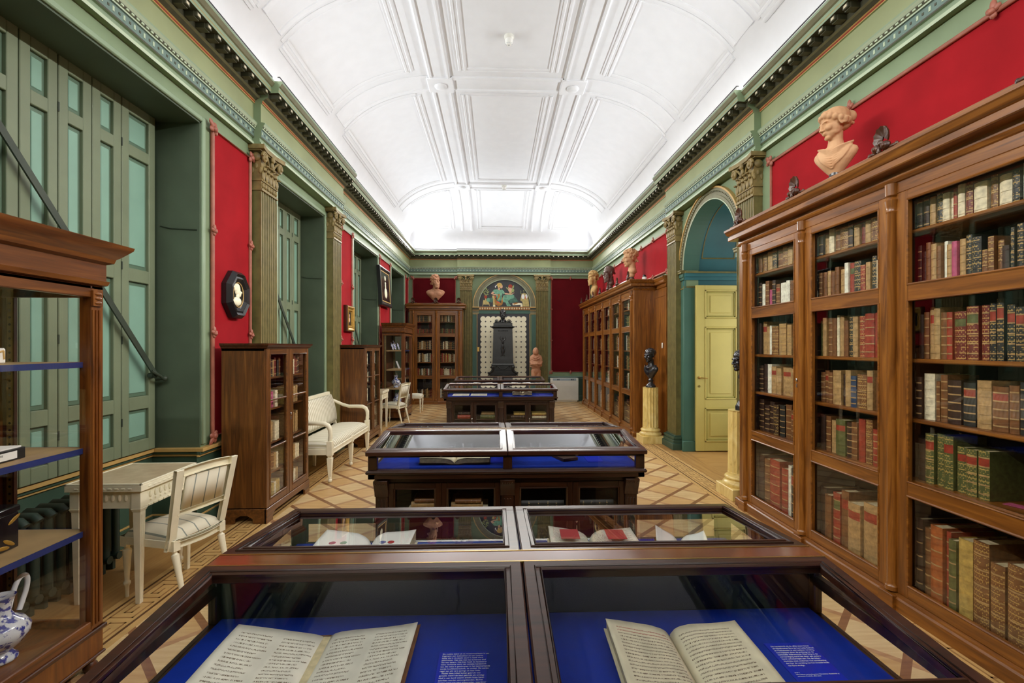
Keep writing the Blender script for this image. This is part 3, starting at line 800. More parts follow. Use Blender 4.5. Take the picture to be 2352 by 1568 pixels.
window(1, *WIN[0], [2.42, 2.68, 2.945, 3.2, 3.46, 3.725, 4.085])
window(2, *WIN[1], [5.58, 5.86, 6.1, 6.32, 6.54, 6.76, 7.05])
window(3, *WIN[2], [8.5, 8.8, 9.08, 9.34, 9.62, 9.88, 10.18])
window(4, *WIN[3], [11.52, 11.8, 12.05, 12.3, 12.55, 12.8, 13.08])

# ---- dado ledges and skirting
def dado(name, segs, mats):
    m = MB()
    for (x0, x1, y0, y1, ax, s) in segs:
        for z0, z1, d, k in ((.655, .675, .02, 1), (.675, .70, .035, 0), (.70, .73, .055, 1), (0, .14, .025, 0), (.14, .155, .012, 1), (.155, .655, .004, 0)):
            if ax == 'x': m.box(x0, x0 + s * d, y0, y1, z0, z1, k)
            else: m.box(x0, x1, y0, y0 + s * d, z0, z1, k)
    return struct(m.build(name, mats, bevel=.003, smooth=0))
seg = []
for i in range(0, len(edges), 2): seg.append((XL, XL, edges[i] + (0 if i == 0 else -.055), edges[i + 1] + (.055 if i < len(edges) - 2 else 0), 'x', 1))
for a, b in WIN: seg += [(XS - .06, XS - .06, a, b, 'x', 1), (XS - .06, XL, b, b, 'y', -1), (XS - .06, XL, a, a, 'y', 1)]
dado('trim_dado_left', seg, ['dado_green', 'gold_line'])
dado('trim_dado_right', [(XR, XR, Y0, ARC_Y - .98, 'x', -1), (XR, XR, ARC_Y + .98, Y1, 'x', -1)], ['dado_green', 'blue_green'])
dado('trim_dado_end', [(XL, -.52, Y1, Y1, 'y', -1), (.98, XR, Y1, Y1, 'y', -1)], ['dado_green', 'blue_green'])

# ---- fluted pilasters with Corinthian capitals (local front is -y)
def pilaster(root):
    w_, d = .40, .10
    m = MB(); m.box(-.27, .27, -.17, .02, 0, .10); m.ext([(-.26, -.165), (.26, -.165), (.26, .02), (-.26, .02)], 'z', .10, .105)
    m.box(-.25, .25, -.155, .02, .105, .15); m.box(-.235, .235, -.14, .02, .15, .165); m.box(-.245, .245, -.15, .02, .165, .2); m.box(-.215, .215, -.12, .02, .2, .22)
    m.build('pilaster_base', 'dado_green', root, bevel=.012)
    prof = [(-w_ / 2, .02), (-w_ / 2, -d)]
    nf = 7; pitch = w_ / nf
    for i in range(nf):
        c = -w_ / 2 + (i + .5) * pitch; r = pitch * .36
        for k in range(7):
            a = PI * k / 6; prof.append((c - r * math.cos(a), -d + r * .8 * math.sin(a)))
    prof += [(w_ / 2, -d), (w_ / 2, .02)]
    m = MB(); m.ext(prof, 'z', .22, 3.24); m.build('pilaster_shaft', 'gilt_green', root, smooth=50)
    m = MB()
    for i in range(nf + 1):
        c = -w_ / 2 + i * pitch; m.box(c - .004, c + .004, -d - .002, -d + .003, .26, 3.2)
    m.build('gilt_fillets', 'bronze_gold', root, smooth=0)
    m = MB()   # capital
    m.box(-.21, .21, -.112, .02, 3.24, 3.262); m.box(-.2, .2, -.1, .02, 3.262, 3.34)
    for i in range(6): m.ell((-.165 + i * .066, -.104, 3.30), (.024, .016, .03), seg=8, ring=5)
    m.box(-.212, .212, -.112, .02, 3.34, 3.358)
    m.ext([(-.2, 3.358), (-.205, 3.5), (-.225, 3.56), (.225, 3.56), (.205, 3.5), (.2, 3.358)], 'y', -.105, .02)
    for row, (z, n) in enumerate(((3.43, 5), (3.49, 4))):
        for i in range(n):
            x = (i - (n - 1) / 2) * .086
            m.ell((x, -.112, z - .03), (.034, .014, .055), seg=8, ring=6); m.ell((x, -.135, z + .02), (.026, .018, .012), seg=8, ring=5)
    for s in (1, -1):
        sp = []
        for k in range(22):
            a = k / 21 * 4.2 * PI; r = .055 * (1 - k / 26)
            sp.append((s * (.2 + r * math.cos(a) * 1), -.135, 3.585 + r * math.sin(a)))
        m.tube([(s * .04, -.115, 3.52), (s * .1, -.125, 3.59), (s * .16, -.133, 3.63)] + [sp[5]], .014, 6); m.tube(sp, [.016] * 22, 6)
        m.ell((s * .2, -.135, 3.585), (.03, .03, .03)); m.ell((s * .225, -.06, 3.585), (.03, .05, .045))
        for q in range(3): m.ell((s * .205, -.09 + q * .04, 3.45 + (q % 2) * .05), (.012, .02, .035))
    m.ell((0, -.14, 3.62), (.035, .022, .035)); m.ell((0, -.13, 3.56), (.03, .02, .04))
    m.ext([(-.27, 3.64), (-.255, 3.665), (-.27, 3.70), (.27, 3.70), (.255, 3.665), (.27, 3.64)], 'y', -.12, .02)
    m.ext([(-.28, .02), (-.28, -.165), (-.12, -.135), (.12, -.135), (.28, -.165), (.28, .02)], 'z', 3.655, 3.70)
    m.build('capital', 'bronze_gold', root, smooth=40)
first = None
for k, (x, y, rz) in enumerate([(XL, 5.17, RZ_LEFT), (XL, 7.35, RZ_LEFT), (XR, 5.17, RZ_RIGHT), (XR, 7.37, RZ_RIGHT), (-.87, Y1, 0), (1.35, Y1, 0)]):
    if first is None:
        first = struct_root('trim_pilaster_1', (x, y, 0), rz); pilaster(first); first.scale = (.87, 1, 1)
    else:
        c = copy_tree(first); c.name = 'trim_pilaster_%d' % (k + 1); c.location = (x, y, 0); c.rotation_euler = (0, 0, rz)

# ---- red cloth panels in carved frames (local front -y)
def sprig(m, x, z, ang, s=1.0):
    """little carved leaf knot on the frame"""
    for da, L in ((0, .075), (1.0, .05), (-1.0, .05), (PI, .045)):
        a = ang + da; R = Euler((0, -a, 0)).to_matrix()
        m.ell((x + math.cos(a) * L * .55 * s, -.035, z + math.sin(a) * L * .55 * s), (L * .6 * s, .014, .022 * s), rot=R, seg=8, ring=6)
    m.ell((x, -.045, z), (.024 * s, .02, .024 * s), seg=8, ring=6)
def red_panel(loc, rz, w_, z0, z1, label, mids_x=0, mids_z=2, matn='red_fabric'):
    t = thing('wall_panel', loc, rz, label, 'wall panel', None)
    m = MB(); m.box(-w_ / 2, w_ / 2, -.012, .0, z0, z1); m.build('fabric', matn, t, smooth=0)
    m = MB(); h = w_ / 2
    m.tube([(-h, -.02, z0), (-h, -.02, z1), (h, -.02, z1), (h, -.02, z0)], .017, 8, closed=True)
    m.tube([(-h, -.026, z0), (-h, -.026, z1), (h, -.026, z1), (h, -.026, z0)], .008, 6, closed=True)
    for sx in (-1, 1):
        for sz, zz in ((1, z1), (-1, z0)): sprig(m, sx * h, zz, math.atan2(sz, sx), 1.15)
        for k in range(mids_z): sprig(m, sx * h, z0 + (z1 - z0) * (k + 1) / (mids_z + 1), PI / 2, .8)
    for k in range(mids_x):
        for zz in (z1, z0): sprig(m, -h + w_ * (k + 1) / (mids_x + 1), zz, PI / 2 if zz == z1 else -PI / 2, .85)
    m.build('frame_moulding', 'moulding_red', t, smooth=50)
    return t
red_panel((XL, 4.61, 0), RZ_LEFT, .64, .80, 3.55, 'tall narrow red cloth wall panel behind the octagonal black frame')
red_panel((XL, 8.05, 0), RZ_LEFT, .60, .80, 3.55, 'narrow red cloth wall panel behind the small gilt picture frame')
red_panel((XL, 10.82, 0), RZ_LEFT, 1.0, .80, 3.55, 'red cloth wall panel behind the large black frame with a white shape')
red_panel((XL, 13.42, 0), RZ_LEFT, .42, .80, 3.55, 'very narrow red wall panel in the far left corner beside the last window')
red_panel((XR, 2.05, 0), RZ_RIGHT, 5.5, .80, 3.53, 'long bright red wall panel above the near bookcase with the terracotta woman', 4, 1)
red_panel((XR, 10.55, 0), RZ_RIGHT, 5.6, 2.87, 3.53, 'bright red wall panel above the far bookcase, behind three heads', 7, 0)
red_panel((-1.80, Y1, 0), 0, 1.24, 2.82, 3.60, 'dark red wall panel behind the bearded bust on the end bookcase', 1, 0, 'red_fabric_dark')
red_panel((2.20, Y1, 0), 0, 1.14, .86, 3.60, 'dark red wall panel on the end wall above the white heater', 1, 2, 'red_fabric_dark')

# ---- yellow door standing open in the passage
d = struct_root('door_1', (3.04, ARC_Y + RT - .075, 0), 0)
m = MB(); W_ = .76; zs = [(.155, .67), (.80, 1.90), (2.03, 2.46)]
m.box(0, .135, -.02, .022, .015, 2.535); m.box(W_ - .135, W_, -.02, .022, .015, 2.535)
zz = [.015] + [q for p in zs for q in p] + [2.535]
for k in range(0, len(zz), 2): m.box(.135, W_ - .135, -.02, .022, zz[k], zz[k + 1])
for z0, z1 in zs:
    x0, x1 = .135, W_ - .135
    m.box(x0, x1, -.004, .01, z0, z1, 0)
    for e, dpt, k in ((0, .030, 0), (.022, .016, 1)):
        for a in ((x0 + e, x0 + e + .02, z0 + e, z1 - e), (x1 - e - .02, x1 - e, z0 + e, z1 - e), (x0 + e, x1 - e, z0 + e, z0 + e + .02), (x0 + e, x1 - e, z1 - e - .02, z1 - e)):
            m.box(a[0], a[1], -dpt, .0, a[2], a[3], k)
    m.box(x0 + .085, x1 - .085, -.014, .0, z0 + .085, z1 - .085, 0)
m.build('door_leaf', ['door_yellow', 'door_yellow_line'], d, bevel=.004, smooth=0)
m = MB(); m.lathe([(.022, 0), (.022, -.008), (.01, -.012), (.01, -.05)], (.045, -.02, 1.13), 12, 0, 'y'); m.tube([(.045, -.065, 1.13), (.09, -.07, 1.128), (.155, -.066, 1.125)], .009, 8)
m.lathe([(.018, 0), (.018, -.006)], (.045, -.02, 1.0), 12, 0, 'y'); m.build('door_handle', 'brass', d)

# ---- end wall: arch with painted lunette, patterned door below
re_ = struct_root('trim_arch_end', (.255, Y1, 0), 0)
arch_trim(re_, .755, .93, 2.77, .035)
m = MB()
for sgn in (1, -1):
    for z0, z1, dd, k in ((2.55, 2.57, .03, 1), (2.57, 2.66, .015, 0), (2.66, 2.685, .04, 1), (2.685, 2.74, .05, 2), (2.74, 2.77, .08, 1)): m.box(sgn * .755, sgn * .94, -dd, .01, z0, z1, k)
    m.box(sgn * .80, sgn * .935, -.02, .01, 0, 2.55, 3)
m.box(-.80, .80, -.012, .01, 2.57, 2.675, 3)
m.build('impost', ['olive', 'gold_line', 'dark_olive', 'jamb_teal'], re_, bevel=.003)
m = MB(); m.box(-.755, .755, -.03, .01, 2.675, 2.77, 1)
for z in (2.68, 2.762): m.box(-.755, .755, -.034, .01, z - .005, z + .005, 0)
for k in range(21):
    x = -.72 + k * .072; m.lathe([(.0, -.044), (.016, -.042), (.018, -.03)], (x, 0, 2.722), 8, 2, 'y')
    ring = [(x + .027 * math.cos(q * PI / 5), -.036, 2.722 + .03 * math.sin(q * PI / 5)) for q in range(10)]; m.tube(ring, .006, 5, 0, closed=True)
m.build('guilloche_band', ['gold_line', 'red_line', 'cream_panel'], re_)
d2 = struct_root('door_2', (.22, Y1, 0), 0)
m = MB(); m.box(-.76, .76, -.03, .0, .0, 2.565, 0)
for sgn in (1, -1): m.box(sgn * .765, sgn * .78, -.036, 0, 0, 2.565, 2); m.box(sgn * .745, sgn * .755, -.034, 0, 0, 2.565, 2) if False else None
m.build('door_frame', ['slate', 'cream_panel', 'gold_line'], d2, smooth=0)
m = MB(); p = .1487; nx_, nz_ = 9, 16; hw = nx_ * p / 2; zt = 2.485
m.box(-hw + p * .33, hw - p * .33, -.042, -.028, .05, zt - p * .33, 0)
for i in range(nz_):
    zc = zt - (i + .5) * p
    for s in (1, -1): m.lathe([(p * .545, -.0405), (p * .545, -.028)], (s * (hw - p * .5), 0, zc), 18, 0, 'y')
for i in range(1, nx_ - 1): m.lathe([(p * .545, -.0405), (p * .545, -.028)], (-hw + (i + .5) * p, 0, zt - p * .5), 18, 0, 'y')
for j in range(1, nz_):
    for i in range(1, nx_):
        x, z = -hw + i * p, zt - j * p; r = .03
        poly = [(x + (r if k % 2 == 0 else r * .52) * math.cos(k * PI / 4), z + (r if k % 2 == 0 else r * .52) * math.sin(k * PI / 4)) for k in range(8)]
        m.prism(poly, -.045, -.03, 1)
m.build('door_panel', ['cream_panel', 'slate'], d2, smooth=30)
m = MB(); m.box(-.765, -.70, -.046, -.03, 1.46, 1.59, 0); m.build('lock_plate', 'brass', d2, bevel=.004)
# ================================================================ BOOKS
def book_mesh(th, h, dp, key, tool, lab, nb, plain=False):
    """standing book: x thickness, spine towards -y, origin at the foot of the spine"""
    m = MB(); bt = min(.004, th * .12); nseg = 6
    # spine, rounded, with raised bands
    zs = [0.0]; kinds = []
    bw = .0035
    for i in range(nb):
        zb = h * (.12 + .74 * i / max(1, nb - 1)); zs += [zb - bw, zb + bw]
    zs.append(h)
    bulge = min(.012, th * .22)
    def ringpts(z, e):
        r = []
        for k in range(nseg + 1):
            u = k / nseg; x = -th / 2 + th * u; y = -bulge * (1 - (2 * u - 1) ** 2) - e * (1 - abs(2 * u - 1) ** 4)
            r.append((x, y, z))
        return r
    lev = []
    for i, z in enumerate(zs):
        if i == 0 or i == len(zs) - 1: lev.append((z, 0, 0))
    prev = None; o_prev = None; seq = [(0, 0)]
    for i in range(nb):
        zb = h * (.12 + .74 * i / max(1, nb - 1)); seq += [(zb - bw, 0), (zb - bw, .0028), (zb + bw, .0028), (zb + bw, 0)]
    seq.append((h, 0))
    bandm = 3 if (key in 'tbdgrmkou' and random.random() < .7) else (1 if tool else 0)
    comp = -1
    for i, (z, e) in enumerate(seq):
        o = m.add(ringpts(z, e), [])
        if o_prev is not None:
            if seq[i - 1][1] == 0 and e == 0:
                comp += 1; k = 1 if tool else 0
                if lab and comp == nb - 1: k = 2
            else: k = bandm
            for q in range(nseg): m.f.append((o_prev + q, o_prev + q + 1, o + q + 1, o + q)); m.m.append(k)
        o_prev = o
    # boards and top/bottom
    m.box(-th / 2, -th / 2 + bt, -.001, dp, 0, h, 0); m.box(th / 2 - bt, th / 2, -.001, dp, 0, h, 0)
    # head of the spine
    a, b = ringpts(h - .001, 0), None
    o = m.add(a + [(th / 2, .004, h - .001), (-th / 2, .004, h - .001)], [tuple(range(nseg + 3))], 0)
    return m
LEATHER_NAME = dict(c='cream vellum', w='white vellum', t='tan leather', b='brown leather', d='dark brown leather', g='olive green', r='red leather', m='maroon leather',
                    k='black leather', o='orange-brown leather', p='pink', u='dark blue', y='yellow ochre')
n_books = 0
def put_book(mat4, rz, x, y, z, th, h, dp, tok, label, group, name='book', lean=0):
    global n_books
    key = tok[0]; tool = '+' in tok and key in 'tbgrmkodu'; lab = 'L' in tok
    nb = 0 if key in 'wp' and not lab else (3 if h < .2 else 5)
    if nb == 0: nb = 1
    m = book_mesh(th, h, dp, key, tool, lab, nb)
    mats = ['leather_' + key, ('tooled_' if tool else 'leather_') + key, 'leather_' + ('r' if key not in 'rm' else 'g'), 'leather_t']
    o = m.build(name, mats, None, smooth=40)
    o.location = mat4 @ Vector((x, y, z)); o.rotation_euler = (0, lean, rz)
    pb = MB(); bt = min(.004, th * .12); pb.box(-th / 2 + bt, th / 2 - bt, .003, dp - .006, .004, h - .006)
    pb.build('page_block', 'page_edge', o, smooth=0)
    tag(o, label, 'book', group); n_books += 1
    return o
REST = []     # (matrix, x, y, z, thickness, height, depth, key): the small far ones
def shelf_row(mat4, rz, x0, x1, y, z, hmax, dp, seq, where, group, rest=False, wmul=1.0):
    """books left to right along a shelf; tokens: key, W wide, N narrow, S short, H tall, + tooled, L label, _ gap"""
    ws = []
    for t in seq:
        wv = 1.0
        if 'W' in t: wv = 1.75
        if 'N' in t: wv = .6
        ws.append(wv * (.9 + .2 * random.random()))
    k = (x1 - x0) / sum(ws); x = x0; i = 0
    for t, wv in zip(seq, ws):
        th = wv * k
        if t[0] == '_': x += th; continue
        h = hmax * (.80 + .2 * random.random())
        if 'S' in t: h *= .72
        if 'H' in t: h = hmax * .99
        g = th * .04 + .0008
        if rest: REST.append((mat4, x + th / 2, y + random.random() * .012, z, th - 2 * g, h, dp, t))
        else:
            nm = LEATHER_NAME[t[0]]
            if 'L' in t: nm = 'red-labelled ' + nm if t[0] not in 'rm' else 'green-labelled ' + nm
            elif 'W' in t: nm = 'thick ' + nm
            elif 'N' in t: nm = 'thin ' + nm
            put_book(mat4, rz, x + th / 2, y + random.random() * .02, z, th - 2 * g, h, dp * (.8 + .2 * random.random()), t, '%s book, %s from left, %s' % (nm, ORD[i], where), group)
        x += th; i += 1
def build_rest():
    m = MB(); keys = list(BOOKC.keys())
    for mat4, x, y, z, th, h, dp, t in REST:
        k = keys.index(t[0]); o = len(m.v)
        m.box(x - th / 2, x + th / 2, y, y + dp, z, z + h - .004, k)
        for s in (-1, 1): m.box(x + s * th / 2 - (.0 if s < 0 else .003), x + s * th / 2 + (.003 if s < 0 else 0), y, y + dp, z, z + h, k)
        m.ext([(x - th / 2, y), (x - th * .3, y - th * .14), (x, y - th * .2), (x + th * .3, y - th * .14), (x + th / 2, y)], 'z', z, z + h, k)
        if t[0] not in 'wp':
            lk = keys.index('r' if ('L' in t) else 'y' if t[0] in 'bdkmg' else 'b')
            for q in ((.78,) if t[0] in 'cw' else (.2, .5, .78)): m.box(x - th * .42, x + th * .42, y - th * .22 - .001, y, z + h * q, z + h * (q + (.1 if 'L' in t and q > .7 else .035)), lk)
        for i in range(o, len(m.v)): m.v[i] = tuple(mat4 @ Vector(m.v[i]))
    o = m.build('small_shelved_books', ['leather_' + k for k in keys], None, smooth=0)
    tag(o, 'rows of small distant leather and vellum books in the far glazed bookcases', 'books', None, 'stuff')
def rnd_seq(n, pal):
    return [random.choice(pal) for _ in range(n)]

# ================================================================ GLAZED BOOKCASES
def shell_crest(m, x, y, z, s=1.0, lean=0):
    # ribbed scallop on a pair of scrolls
    na, nr = 22, 5; vs = []
    for layer in (0, 1):
        for i in range(nr + 1):
            r = (.008 + .062 * i / nr) * s
            for k in range(na + 1):
                a = math.radians(-118 + 236 * k / na); rib = .5 + .5 * math.cos(a * 11)
                rr = r * (1 - .05 * (1 - rib)) * (1.0 if i < nr else 1.0)
                vs.append((x + math.sin(a) * rr * .82, y - .016 * s * (i / nr) ** 2 - (.006 * rib * i / nr if layer == 0 else -.008) * s, z + .088 * s + math.cos(a) * rr * 1.05))
    fs = []; L = (nr + 1) * (na + 1)
    for lay in (0, 1):
        for i in range(nr):
            for k in range(na): q = lay * L + i * (na + 1) + k; fs.append((q, q + 1, q + na + 2, q + na + 1))
    for k in range(na): q = nr * (na + 1) + k; fs.append((q, q + 1, L + q + 1, L + q))
    m.add(vs, fs)
    for q in (-1, 1):
        m.ell((x + q * .032 * s, y - .014, z + .03 * s), (.031 * s, .024 * s, .028 * s), seg=10, ring=7); m.ell((x + q * .075 * s, y - .004, z + .012 * s), (.034 * s, .014 * s, .013 * s), seg=8, ring=5)
        m.ell((x + q * .034 * s, y - .036, z + .03 * s), (.014 * s, .008 * s, .014 * s), seg=8, ring=5); m.ell((x + q * .1 * s, y - .004, z + .014 * s), (.012 * s, .012 * s, .015 * s), seg=8, ring=5)
    m.ell((x, y - .02, z + .055 * s), (.018 * s, .016 * s, .022 * s), seg=8, ring=6); m.ell((x, y - .028, z + .01 * s), (.012 * s, .012 * s, .028 * s), seg=8, ring=5)
def glazed_door(root, x0, x1, zs, wv, wh, st=.075, th=.032, knob=None, z_lo=None, z_hi=None, y=0.0, inset=.012):
    """door leaf with openings zs=[(z0,z1)...]; front face on y"""
    lo = z_lo if z_lo is not None else zs[0][0] - .075; hi = z_hi if z_hi is not None else zs[-1][1] + .055
    m = MB()
    m.box(x0, x0 + st, y, y + th, lo, hi, 0); m.box(x1 - st, x1, y, y + th, lo, hi, 0)
    zz = [lo] + [q for p in zs for q in p] + [hi]
    for k in range(0, len(zz), 2): m.box(x0 + st, x1 - st, y, y + th, zz[k], zz[k + 1], 1)
    d = m.build('door', [wv, wh], root, bevel=.003, smooth=0)
    for z0, z1 in zs:
        b = MB()
        a0, a1 = x0 + st, x1 - st
        pr = .009
        b.tube([(a0, y + .002, z0), (a0, y + .002, z1), (a1, y + .002, z1), (a1, y + .002, z0)], pr, 6, closed=True)
        b.build('glazing_bead', wh, d)
        g = MB(); g.box(a0 - .003, a1 + .003, y + th * .6, y + th * .6 + .003, z0 - .003, z1 + .003); g.build('pane', 'pane_glass', d, smooth=0)
    if knob:
        k = MB(); k.ell((knob[0], y - .006, knob[1]), (.009, .006, .014)); k.box(knob[0] - .004, knob[0] + .004, y - .008, y, knob[1] - .06, knob[1] - .03); k.build('escutcheon', 'silver_metal', d)
    return d
def cornice_prof():
    return [(0, 2.60), (-.01, 2.606), (-.016, 2.618), (-.012, 2.628), (-.006, 2.634), (-.006, 2.664), (-.072, 2.67), (-.078, 2.676), (-.078, 2.708), (-.068, 2.711), (-.068, 2.717), (-.078, 2.722), (-.092, 2.738), (-.099, 2.758), (-.106, 2.764), (-.106, 2.784), (.05, 2.785), (.05, 2.60)]
ZS_BIG = [(.175, .711), (.797, 1.874), (1.971, 2.478)]
SHELF_Z = [.14, .775, 1.145, 1.502, 1.915, 2.275]
def bookcase(root, cols_x, x_end, depth, mats=('mahogany_v', 'mahogany_h'), crest=True, knobs=(0, 2, 4), ends=(True, True)):
    """cols_x: centres of the half-round colonnettes; carcass from x=0 to x_end"""
    wv, wh = mats
    m = MB()
    m.box(0, .03, .0, depth, 0, 2.62, 0); m.box(x_end - .03, x_end, .0, depth, 0, 2.62, 0)
    m.box(.03, x_end - .03, depth - .02, depth, .1, 2.62, 2)
    m.box(.03, x_end - .03, .034, depth, 2.50, 2.53, 2); m.box(.03, x_end - .03, .034, depth, .10, .13, 2)
    for x in cols_x[1:-1]: m.box(x - .014, x + .014, .034, depth - .02, .13, 2.5, 2)
    m.box(.03, x_end - .03, .0, .034, 2.535, 2.62, 1)
    for a, b in ((.03, cols_x[0] - .0), (cols_x[-1], x_end - .03)): m.box(a, b, .0, .034, .1, 2.535, 0)
    for x in cols_x: m.box(x - .046, x + .046, .002, .034, .1, 2.535, 0)
    m.box(cols_x[0], cols_x[0] + .05, .036, depth, .13, 2.5, 2); m.box(cols_x[-1] - .05, cols_x[-1], .036, depth, .13, 2.5, 2)
    m.build('carcass', [wv, wh, 'bookcase_inside'], root, bevel=.003, smooth=0)
    m = MB()
    m.mitre(0, x_end, depth, [(.03, 0), (.03, .075), (.022, .085), (.018, .094), (.0, .10)])
    for x in cols_x: m.box(x - .055, x + .055, -.05, .0, 0, .092)
    m.build('plinth', wh, root, bevel=.003, smooth=0)
    m = MB(); m.mitre(0, x_end, depth, [(-y, z) for y, z in cornice_prof()[:-2]])
    m.ext([(-.07, 2.783), (-.074, 2.795), (-.066, 2.81), (-.045, 2.81), (-.045, 2.783)], 'x', -.06, x_end + .06)
    m.build('cornice', wh, root, smooth=30)
    for x in cols_x:
        m = MB(); m.lathe([(.028, .10), (.036, .105), (.036, .13), (.028, .14), (.026, .15), (.026, 2.42), (.03, 2.43), (.026, 2.44), (.03, 2.46), (.036, 2.5), (.024, 2.52), (.034, 2.53), (.036, 2.6)], (x, -.004), 16)
        m.build('colonnette', wv, root)
    for i in range(len(cols_x) - 1):
        a, b = cols_x[i] + .036, cols_x[i + 1] - .036
        kx = None
        if i in knobs: kx = (b - .03, 1.33)
        glazed_door(root, a, b, ZS_BIG, wv, wh, .07, knob=kx, z_lo=.10, z_hi=2.535)
        for z in SHELF_Z[1:]:
            s = MB(); s.box(cols_x[i] + .02, cols_x[i + 1] - .02, .05, depth - .02, z - .0, z + .026); s.box(cols_x[i] + .02, cols_x[i + 1] - .02, .044, .052, z + .003, z + .022)
            s.build('shelf', wh, root, bevel=.004, smooth=0)
    if crest:
        for x in cols_x:
            m = MB(); shell_crest(m, x, -.058, 2.80, 1.0); m.build('shell_crest', 'dark_wood_v', root)

# ---- the near one on the right
nb = thing('bookcase', (2.45, 4.63, 0), RZ_RIGHT, 'long near mahogany bookcase with glass doors full of leather books, right wall', 'bookcase')
NC = [.12, .97, 1.82, 2.67]
bookcase(nb, NC, 2.79, .44)
M_near = Matrix.Translation((2.45, 4.63, 0)) @ Matrix.Rotation(RZ_RIGHT, 4, 'Z')
NEAR = [
 [  # left bay, top shelf first
  'b b+ t k+ b b+ t+ c t+ y'.split(), 'd w b pS d bL wW w b rL b wW'.split(), 'd tL t wN b+W t+W t+ tL+ t+ b wNL'.split(),
  'd d w tL t tLW tN tL tL w'.split(), 'd d d d+ k b bL d+ g'.split(), 'd b rW r wN kL c d+'.split()],
 [  # middle bay
  'd t c b b+W d t m t b+W k+W t'.split(), 'b b t b b t w rL k+W r+ t k+ c b wN r+ r+'.split(), 'g t b b cN t b k+ t r+ rW r g+ t+ t+'.split(),
  'b bL b tW dN t u b+W tL b bL t tL'.split(), 'd b t gLW d b r b+ r t+ uN u'.split(), 'd b rL bL tLW tLW tLW tL'.split()],
 [  # right bay
  'd d t k+ c cN rN c m+ cW b+ cW k+ wN r+ c m+'.split(), 'd d b t b wN t p t k+ k+W b+S b+ b+S dS k+N k+ wW bLW t'.split(), 'd b tL t b r m+LW m+LW m+ k+L k+L k+L k+L b+ y y t'.split(),
  'd cW bN b dW kLW tW bLW b kN o+ o d'.split(), 'd g+L g+ g+L g+L g+L g+L _ _ _ k g'.split(), 'd b oW rN g y+W b+W b+W b+W b bW'.split()]]
BAYN = ['left bay', 'middle bay', 'right bay']
HM = [.455, .30, .275, .315, .275, .19]
for bi in range(3):
    for si in range(6):
        lv = 5 - si
        a, b = NC[bi] + .03, NC[bi + 1] - (.035 if bi < 2 else .06)
        seq = NEAR[bi][si]
        b2 = b
        shelfn = ['top shelf', 'second shelf down', 'third shelf down', 'fourth shelf down', 'fifth shelf down', 'bottom shelf'][si]
        z = SHELF_Z[lv] + .027 if lv else .135
        hm = HM[lv] * (1.0 if not (bi == 1 and lv == 0) else .92)
        shelf_row(M_near, RZ_RIGHT, a + .035, b2, .085, z, hm, .22 if lv else .3, seq, '%s, %s of near bookcase' % (shelfn, BAYN[bi]), 'leather books in the near right bookcase')
# pink slip lying on the half-empty shelf
m = MB(); m.box(-.055, .055, -.03, .03, 0, .002); o = m.build('paper_slip', 'leather_p', None, smooth=0); o.location = M_near @ Vector((2.39, .16, .803)); o.rotation_euler = (0, 0, RZ_RIGHT + .3)
tag(o, 'pink paper lying on the half-empty shelf of the near bookcase', 'paper')

# ---- the far one on the right
fb = thing('bookcase', (2.45, 13.10, 0), RZ_RIGHT, 'long far mahogany bookcase of six glass doors, right wall beyond the yellow door', 'bookcase')
FC = [.14 + .767 * k for k in range(7)]
bookcase(fb, FC, FC[-1] + .14, .44)
M_far = Matrix.Translation((2.45, 13.10, 0)) @ Matrix.Rotation(RZ_RIGHT, 4, 'Z')
xe = FC[-1] + .14
wp = thing('wood_panel', M_far @ Vector((xe + .003, .45, 0)), RZ_RIGHT, 'narrow mahogany wall panel between the far bookcase and the green pilaster', 'panel')
m = MB(); m.box(0, .55, -.08, 0, 0, 2.595, 0); m.box(0, .55, -.09, -.08, .0, .10, 1); m.box(.03, .5, -.084, -.08, 2.45, 2.462, 1); m.build('board', ['mahogany_v', 'mahogany_h'], wp, bevel=.003, smooth=0)
m = MB(); m.ext([(y * .6 - .08, z) for y, z in cornice_prof()[:-2]] + [(0, 2.785), (0, 2.60)], 'x', .112, .56); m.build('cornice', 'mahogany_h', wp, smooth=30)
m = MB(); m.box(-.02, .02, -.012, 0, -.045, .045); o = m.build('switch_plate', 'heater_white', None, bevel=.004); o.location = M_far @ Vector((xe + .42, .36, 1.62)); o.rotation_euler = (0, 0, RZ_RIGHT)
tag(o, 'tiny white switch plate on the side of the far right bookcase', 'switch')
PALM = ['b', 'd', 't', 'b+', 'c', 't', 'd', 'bL', 'k', 'm', 'w', 'g']
for bi in range(6):
    for lv in range(6):
        z = SHELF_Z[lv] + .027 if lv else .135
        shelf_row(M_far, RZ_RIGHT, FC[bi] + .07, FC[bi + 1] - .06, .09, z, HM[lv], .2, rnd_seq(11, PALM), '', '', rest=True)

# ---- on the end wall
eb = thing('bookcase', (-2.40, 13.10, 0), 0, 'two-door mahogany bookcase on the end wall under the bearded bust', 'bookcase')
EC = [.10, .735, 1.37]
bookcase(eb, EC, 1.46, .48)
M_end = Matrix.Translation((-2.40, 13.10, 0))
PALE = ['d', 'c', 't', 'b', 'd', 'k', 'b+', 'w', 'd', 'm', 't']
PALC = ['c', 't', 'w', 'b', 'c', 'y', 'rL' ]
for bi in range(2):
    for lv in range(6):
        z = SHELF_Z[lv] + .027 if lv else .135
        pal = {5: PALE, 4: ['d', 'b', 'm', 'k', 'r', 'd', 'g'], 3: PALE + ['c', 'c'], 2: PALC + ['d', 'k'], 1: PALC + ['k'], 0: PALE + ['c']}[lv]
        hm = [.30, .2, .25, .24, .18, .2][lv]
        shelf_row(M_end, 0, EC[bi] + .07, EC[bi + 1] - .09, .09, z, hm, .2, rnd_seq(13, pal), '', '', rest=True)

